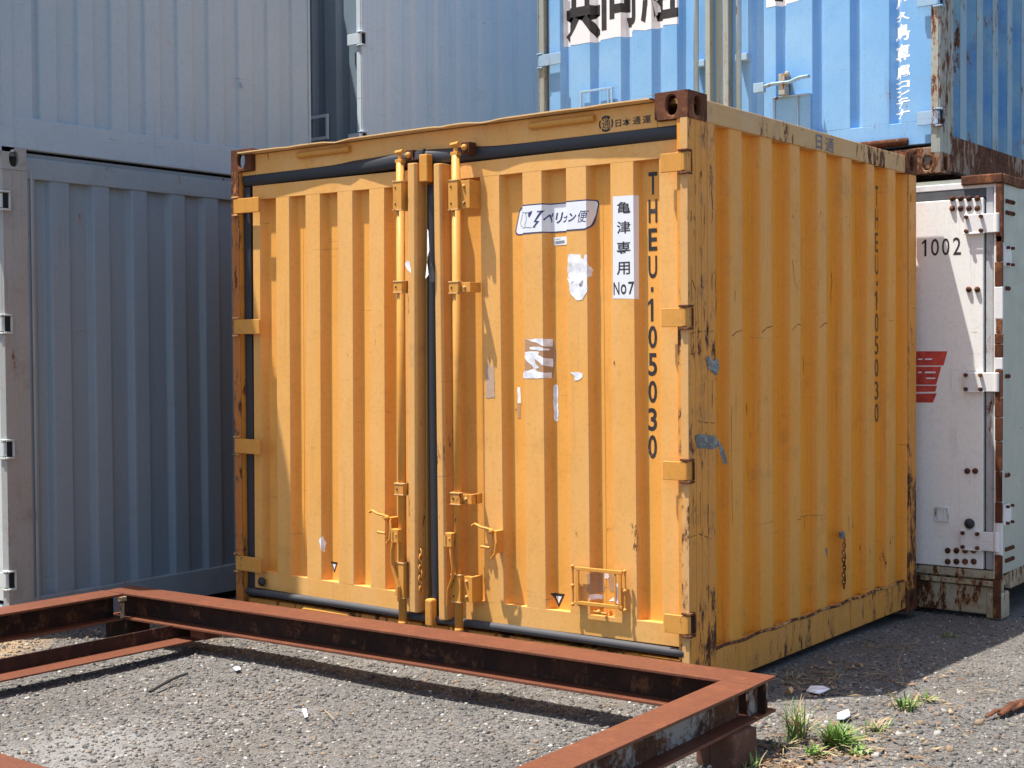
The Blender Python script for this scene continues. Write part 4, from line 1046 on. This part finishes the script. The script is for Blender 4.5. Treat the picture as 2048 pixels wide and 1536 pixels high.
# ================================================================== STEEL FRAME IN FRONT
ZT, ZB = .222, .104; FT, WT_ = .010, .008
Fr = thing('steel_frame', (1.3, -1.3, ZB), 'rusty rectangular frame of welded steel beams lying on blocks in front of the yellow container', 'steel frame')
def hbeam(p, q, w_=.14, name='beam', ext=(0, 0), label=None, outer='beam_web'):
    p = Vector((*p, 0)); q = Vector((*q, 0)); d = (q-p).normalized(); n_ = Vector((-d.y, d.x, 0))
    p = p - d*ext[0]; q = q + d*ext[1]; mb = MB()
    def slab(a, b, z0, z1, m, p=p, q=q):
        mb.mat(m); vs = []
        for e in (p, q):
            for t in (a, b):
                for z in (z0, z1): vs.append(e+n_*t+Vector((0, 0, z)))
        mb.add(vs, [(0, 1, 3, 2), (4, 6, 7, 5), (0, 4, 5, 1), (2, 3, 7, 6), (0, 2, 6, 4), (1, 5, 7, 3)])
    slab(-w_/2, w_/2, ZT-FT, ZT, 'beam_top'); slab(-w_/2, w_/2, ZB, ZB+FT, 'beam_top')
    slab(-WT_/2, 0, ZB+FT, ZT-FT, 'beam_web'); slab(.0001, WT_/2, ZB+FT, ZT-FT, outer)
    o = mb.build(name, Fr, bevel=.0025)
    if label: o['label'] = label
    return o
A0, A1 = (-.244, -.478), (2.935, -.384)
hbeam(A0, A1, .152, label='long back beam running along the container front')
hbeam((-.178, -.560), (-.228, -2.5), .150, label='left cross beam')
hbeam((2.878, -.468), (2.925, -2.5), .122, label='right cross beam with grey paint left on its outer face', outer='beam_grey')
hbeam((-.30, -2.335), (3.0, -2.395), .150, label='near beam at the lower left corner of the photo')
MB().mat('beam_grey').box(2.900, 2.907, -.455, -.315, ZB+FT, ZT-FT).build('end_plate', Fr, bevel=.002)
MB().mat('w_low').box(-.110, -.103, -.575, -.555, ZB+FT, ZT-FT-.03).box(-.112, -.092, -.59, -.550, ZT-FT-.022, ZT-FT-.002).build('stiffener', Fr, bevel=.003)
# angle bar lying inside
mb = MB().mat('beam_web')
ax0, ax1 = (.215, -.39), (.15, -2.2)
d = Vector((ax1[0]-ax0[0], ax1[1]-ax0[1], 0)).normalized(); n_ = Vector((-d.y, d.x, 0))
p_, q_ = Vector((.200, -.390, 0)), Vector((.150, -2.25, 0))
def bar(a, b, z0, z1, m, mb=mb):
    mb.mat(m); vs = [e+n_*t+Vector((0, 0, z)) for e in (p_, q_) for t in (a, b) for z in (z0, z1)]
    mb.add(vs, [(0, 1, 3, 2), (4, 6, 7, 5), (0, 4, 5, 1), (2, 3, 7, 6), (0, 2, 6, 4), (1, 5, 7, 3)])
bar(-.004, .004, .052, .112, 'beam_web'); bar(.004, .115, .050, .057, 'beam_top')
mb.build('angle_bar', Fr, bevel=.0015)
MB().mat('beam_top').box(.27, .36, -.50, -.40, .060, .104).build('bracket_plate', Fr, bevel=.002)
# blocks
def block(x0, x1, y0, y1, z1, label, mat='brick', rz=0):
    mb = MB().mat(mat).box(x0, x1, y0, y1, -.012, z1, rot=Matrix.Rotation(rz, 3, 'Z'))
    o = mb.build('support_block', None, org=((x0+x1)/2, (y0+y1)/2, 0), bevel=.006)
    tag(o, label, 'block', 'blocks carrying the steel frame'); return o
block(-.235, -.10, -.56, -.42, .1035, 'dark rusty block under the far left corner of the steel frame', 'beam_web', .1)
block(2.815, 2.865, -.64, -.52, .1035, 'reddish block standing on edge under the right end of the steel frame', 'brick', .15)
block(2.875, 2.96, -.64, -.50, .1035, 'brown block next to the reddish one, under the steel frame right corner', 'brick', -.05)
block(2.86, 2.96, -2.45, -2.28, .1035, 'brown block under the near right corner of the steel frame, below the picture', 'brick')
block(-.30, -.16, -2.42, -2.28, .1035, 'brown block under the near left corner of the steel frame, outside the picture', 'brick')

# ================================================================== GRAVEL, LITTER, WEEDS
def stones(name, N, area, smin, smax, cols, seed, keep=None):
    rg_ = np.random.default_rng(seed)
    base = np.array([(-1, -1, -1), (1, -1, -1), (1, 1, -1), (-1, 1, -1), (-.7, -.7, 1), (.7, -.6, .9), (.6, .7, 1), (-.7, .6, .8)], float)
    fcs = np.array([(0, 3, 2, 1), (4, 5, 6, 7), (0, 1, 5, 4), (1, 2, 6, 5), (2, 3, 7, 6), (3, 0, 4, 7)])
    V = []; Fs = []; mi = []; k = 0
    while k < N:
        x = rg_.uniform(area[0], area[1]); y = rg_.uniform(area[2], area[3])
        if keep and not keep(x, y, rg_): continue
        s_ = smin*(smax/smin)**(rg_.random()**2.4)
        v = base*(1+rg_.uniform(-.35, .35, (8, 3))); v *= np.array([s_, s_*rg_.uniform(.5, 1), s_*rg_.uniform(.35, .7)])/2
        th = rg_.uniform(0, 6.28); c_, n2 = math.cos(th), math.sin(th); tl = rg_.uniform(-.35, .35)
        v = v @ np.array([(1, 0, 0), (0, math.cos(tl), -math.sin(tl)), (0, math.sin(tl), math.cos(tl))]) @ np.array([(c_, n2, 0), (-n2, c_, 0), (0, 0, 1)])
        v += (x, y, hz(x, y)+s_*.12)
        V.append(v); Fs.append(fcs+8*k); mi += [int(rg_.choice(len(cols), p=[c[1] for c in cols]))]*6; k += 1
    V = np.concatenate(V); Fs = np.concatenate(Fs)
    me = bpy.data.meshes.new(name); me.vertices.add(len(V)); me.vertices.foreach_set('co', V.ravel())
    me.loops.add(Fs.size); me.loops.foreach_set('vertex_index', Fs.ravel()); me.polygons.add(len(Fs))
    me.polygons.foreach_set('loop_start', np.arange(len(Fs))*4); me.polygons.foreach_set('loop_total', np.full(len(Fs), 4))
    me.polygons.foreach_set('material_index', mi)
    for c in cols: me.materials.append(M[c[0]])
    me.update(calc_edges=True); me.validate()
    o = bpy.data.objects.new(name, me); COL.objects.link(o); return o
for nm, c in (('st1', (.125, .117, .108)), ('st2', (.20, .186, .165)), ('st3', (.066, .063, .062)), ('st4', (.36, .335, .30)), ('st5', (.24, .17, .11)), ('st6', (.55, .53, .50))):
    M[nm] = plain('stone_'+nm, c, .9, .5, 60)
cols = [('st1', .38), ('st2', .30), ('st3', .13), ('st4', .10), ('st5', .075), ('st6', .015)]
def keepA(x, y, g):
    if 0 < x < 2.44 and 0 < y < 2.23: return False
    return True
s1 = stones('gravel', 60000, (-.9, 3.15, -2.6, .05), .0030, .018, cols, 1, keepA)
tag(s1, kind='stuff', label='grey crushed stone gravel inside and around the steel frame')
s2 = stones('gravel', 20000, (2.3, 4.4, -.9, 2.6), .004, .015, cols, 2, keepA)
tag(s2, kind='stuff', label='sparser gravel over the old asphalt to the right of the yellow container')
s3 = stones('gravel', 700, (2.5, 3.9, -.9, 1.0), .014, .034, [('st1', .3), ('st2', .3), ('st4', .15), ('st5', .25)], 3, lambda x, y, g: g.random() < (1 if y < .2 else .3) and keepA(x, y, g))
tag(s3, kind='stuff', label='larger loose stones among the weeds at the lower right')

s = NT('grass_green'); c = s.mix(s.ramp(s.noise(30, 2), .35, .65), (.10, .20, .035), (.19, .28, .06)); s.l(c, s.b.inputs['Base Color']); s.b.inputs['Roughness'].default_value = .5; M['grass'] = s.m
s.b.inputs['Transmission Weight'].default_value = 0
M['drygrass'] = plain('dry_straw', (.36, .27, .15), .8, .4, 40)
M['leafbrown'] = plain('dead_leaf', (.22, .12, .06), .8, .5, 50)
def weed(x, y, h, n, spread, label, seed, dry=.2, broad=.004):
    rg_ = random.Random(seed); z0 = hz(x, y)
    parts = {'grass': MB().mat('grass'), 'drygrass': MB().mat('drygrass')}
    for i in range(n):
        k = 'drygrass' if rg_.random() < dry else 'grass'; mb = parts[k]
        th = rg_.uniform(0, 6.28); L_ = h*rg_.uniform(.4, 1.05); lean = spread*rg_.uniform(.2, 1.2)*(.7 if k == 'grass' else 1.3)
        bx, by = x+rg_.uniform(-.03, .03), y+rg_.uniform(-.03, .03); wd_ = broad*rg_.uniform(.5, 1.2)
        dx, dy = math.cos(th), math.sin(th); px_, py_ = -dy, dx; pts = []
        for j in range(6):
            t = j/5; r_ = lean*t**1.7; zz2 = L_*(t-.35*lean/h*t*t); w2 = wd_*(1-t**2)+.0003
            cx_, cy_ = bx+dx*r_, by+dy*r_
            pts += [(cx_-px_*w2, cy_-py_*w2, z0+zz2), (cx_+px_*w2, cy_+py_*w2, z0+zz2+w2*.5)]
        mb.add(pts, [(2*j, 2*j+1, 2*j+3, 2*j+2) for j in range(5)])
    T = thing('weed', (x, y, z0), label, 'weed', 'weeds growing through the gravel')
    for k, mb in parts.items():
        if mb.v: mb.build('green_blades' if k == 'grass' else 'dry_stalks', T)
    return T
def gp(px, py): p = P(px, py, 2, 0); return p.x, p.y
weed(*gp(1592, 1478), .17, 80, .11, 'tall thin grassy weed with dry stalks beside the corner of the steel frame', 1, .45, .0028)
weed(*gp(1672, 1492), .10, 210, .12, 'bright green bushy weed, the lushest of the clump in the gravel', 2, .08, .0045)
weed(*gp(1630, 1508), .05, 50, .06, 'low leafy weed with some dead leaves, left of the lush green one', 3, .25, .005)
weed(*gp(1812, 1418), .07, 44, .08, 'small weed growing alone at the edge of the container shadow', 4, .15, .004)
weed(*gp(1752, 1462), .06, 28, .07, 'thin half dry weed between the lush one and the shadow edge', 5, .6, .003)
weed(*gp(1500, 1530), .08, 18, .06, 'few grass blades at the bottom edge, in front of the brown blocks', 6, .2, .003)
weed(*gp(1850, 1402), .045, 26, .06, 'tiny weed right of the lone one, in the sunlit gravel', 11, .3, .004)
weed(*gp(1715, 1508), .05, 40, .07, 'low spreading weed at the right foot of the lush green one', 12, .35, .0045)
weed(*gp(1560, 1492), .06, 26, .08, 'sparse dry grass tuft between the frame end and the tall thin weed', 13, .8, .0025)
weed(*gp(1668, 1352), .035, 16, .05, 'wispy dry tuft in the container shadow', 14, .9, .002)
weed(*gp(1588, 1352), .04, 22, .05, 'dry tuft at the foot of the yellow container, just behind the frame corner', 15, .75, .0022)
weed(*gp(1742, 1290), .035, 18, .045, 'small dry tuft half way along the base of the yellow container', 16, .7, .002)
weed(*gp(1900, 1262), .04, 20, .05, 'small green tuft in the shade near the foot of the white container', 17, .3, .003)
# dead leaves and straw
rg_ = random.Random(8); mb = MB()
for i in range(900):
    cxp = rg_.choice([(1600, 1505, 60, 22), (1700, 1470, 110, 40), (1570, 1525, 50, 12), (1620, 1375, 30, 10), (1750, 1500, 120, 30), (1620, 1345, 60, 12), (1850, 1400, 120, 40), (1720, 1330, 90, 30)])
    x, y = gp(rg_.gauss(cxp[0], cxp[2]), min(1600, rg_.gauss(cxp[1], cxp[3])))
    if x < W0+.05 and y > -.02: continue
    mb.mat(rg_.choice(['leafbrown', 'drygrass', 'leafbrown', 'st5'])); z = hz(x, y)+.008; th = rg_.uniform(0, 6.28)
    if rg_.random() < .45: a, b = rg_.uniform(.008, .022), rg_.uniform(.004, .010)
    else: a, b = rg_.uniform(.02, .05), .0012
    dx, dy = math.cos(th)*a, math.sin(th)*a; ex, ey = -math.sin(th)*b, math.cos(th)*b
    mb.add([(x-dx, y-dy, z), (x+ex, y+ey, z+rg_.uniform(0, .006)), (x+dx, y+dy, z+rg_.uniform(0, .01)), (x-ex, y-ey, z+rg_.uniform(0, .006))], [(0, 1, 2, 3)])
tag(mb.build('leaf_litter'), 'dead leaves and bits of straw strewn around the weeds', kind='stuff')
def litter(name, pts, z, th, mat, label, cat, curl=0):
    mb = MB().mat(mat); P3 = [gp(*p) for p in pts]; cx_ = sum(p[0] for p in P3)/len(P3); cy_ = sum(p[1] for p in P3)/len(P3); n = len(P3)
    zz2 = [hz(*p)+z+curl*((i*37) % 7)/7 for i, p in enumerate(P3)]
    vs = [(p[0], p[1], q) for p, q in zip(P3, zz2)] + [(p[0], p[1], q+th) for p, q in zip(P3, zz2)]
    mb.add(vs, [tuple(range(n))[::-1], tuple(range(n, 2*n))] + [(i, (i+1) % n, n+(i+1) % n, n+i) for i in range(n)])
    return tag(mb.build(name, org=(cx_, cy_, 0)), label, cat)
litter('plastic_scrap', [(1675, 1432), (1697, 1426), (1700, 1440), (1690, 1446), (1674, 1443)], .010, .006, 'white_p', 'white plastic scrap lying right of the lush weed', 'litter', .01)
litter('plastic_scrap', [(1612, 1383), (1622, 1375), (1645, 1378), (1660, 1386), (1640, 1390), (1620, 1388)], .008, .003, 'torn', 'crumpled pale scrap lying in the shadow of the container', 'litter', .014)
litter('flower_head', [(1577, 1382), (1582, 1378), (1587, 1383), (1583, 1390)], .012, .008, M and 'yel' if False else 'y_lip', 'small yellow blossom in the shadow right of the frame corner', 'flower')
litter('paper_scrap', [(604, 1422), (612, 1420), (616, 1438), (610, 1441)], .010, .002, 'white_s', 'pale strip of paper on the gravel inside the steel frame', 'litter', .006)
litter('paper_scrap', [(466, 1341), (478, 1340), (482, 1346), (472, 1349)], .010, .003, 'torn', 'small pale flake on the gravel near the middle of the steel frame', 'litter', .004)
mb = MB().mat('casting')
for k, (a, b, s_) in enumerate((((1972, 1441), (2010, 1428), .016), ((2000, 1436), (2050, 1408), .026), ((2020, 1428), (2078, 1404), .022))):
    x0_, y0_ = gp(*a); x1_, y1_ = gp(*b); mb.tube([(x0_, y0_, .012), ((x0_+x1_)/2, (y0_+y1_)/2+.01, .022), (x1_, y1_, .014)], [s_*.45, s_*.7, s_*.4], 7, squash=.6)
tag(mb.build('iron_scrap', org=(*gp(2020, 1425), 0), bevel=.004), 'rust brown scrap piece on the gravel at the right edge', 'scrap')
p = [gp(*q) for q in ((300, 1387), (318, 1380), (340, 1371), (360, 1366), (376, 1364))]
mb = MB().mat('dark').tube([(a, b, hz(a, b)+.014+.006*i) for i, (a, b) in enumerate(p)], .008, 8, squash=.6)
tag(mb.build('rubber_strip', org=(*p[2], 0)), 'curved black rubber strip on the gravel inside the steel frame', 'strip')
p = [P(*q, 0, 2.9) for q in ()]
x, y = gp(1808, 1365)
mb = MB().mat('drygrass').tube([(x, y, 0), (x-.02, y+.01, .04), (x-.03, y+.015, .08), (x-.01, y+.02, .12)], .0015, 5)
tag(mb.build('dry_stalk', org=(x, y, 0)), 'single bleached stalk standing in the shadow right of the yellow container', 'stalk')
p = [gp(*q) for q in ((650, 1428), (660, 1436), (668, 1446))]
tag(MB().mat('drygrass').tube([(a, b, .012) for a, b in p], .0022, 5).build('dry_stalk', org=(*p[1], 0)), 'short curved straw on the gravel inside the steel frame', 'stalk')
for o in list(COL.objects):
    for k in ('_pr', '_x'):
        if k in o: del o[k]
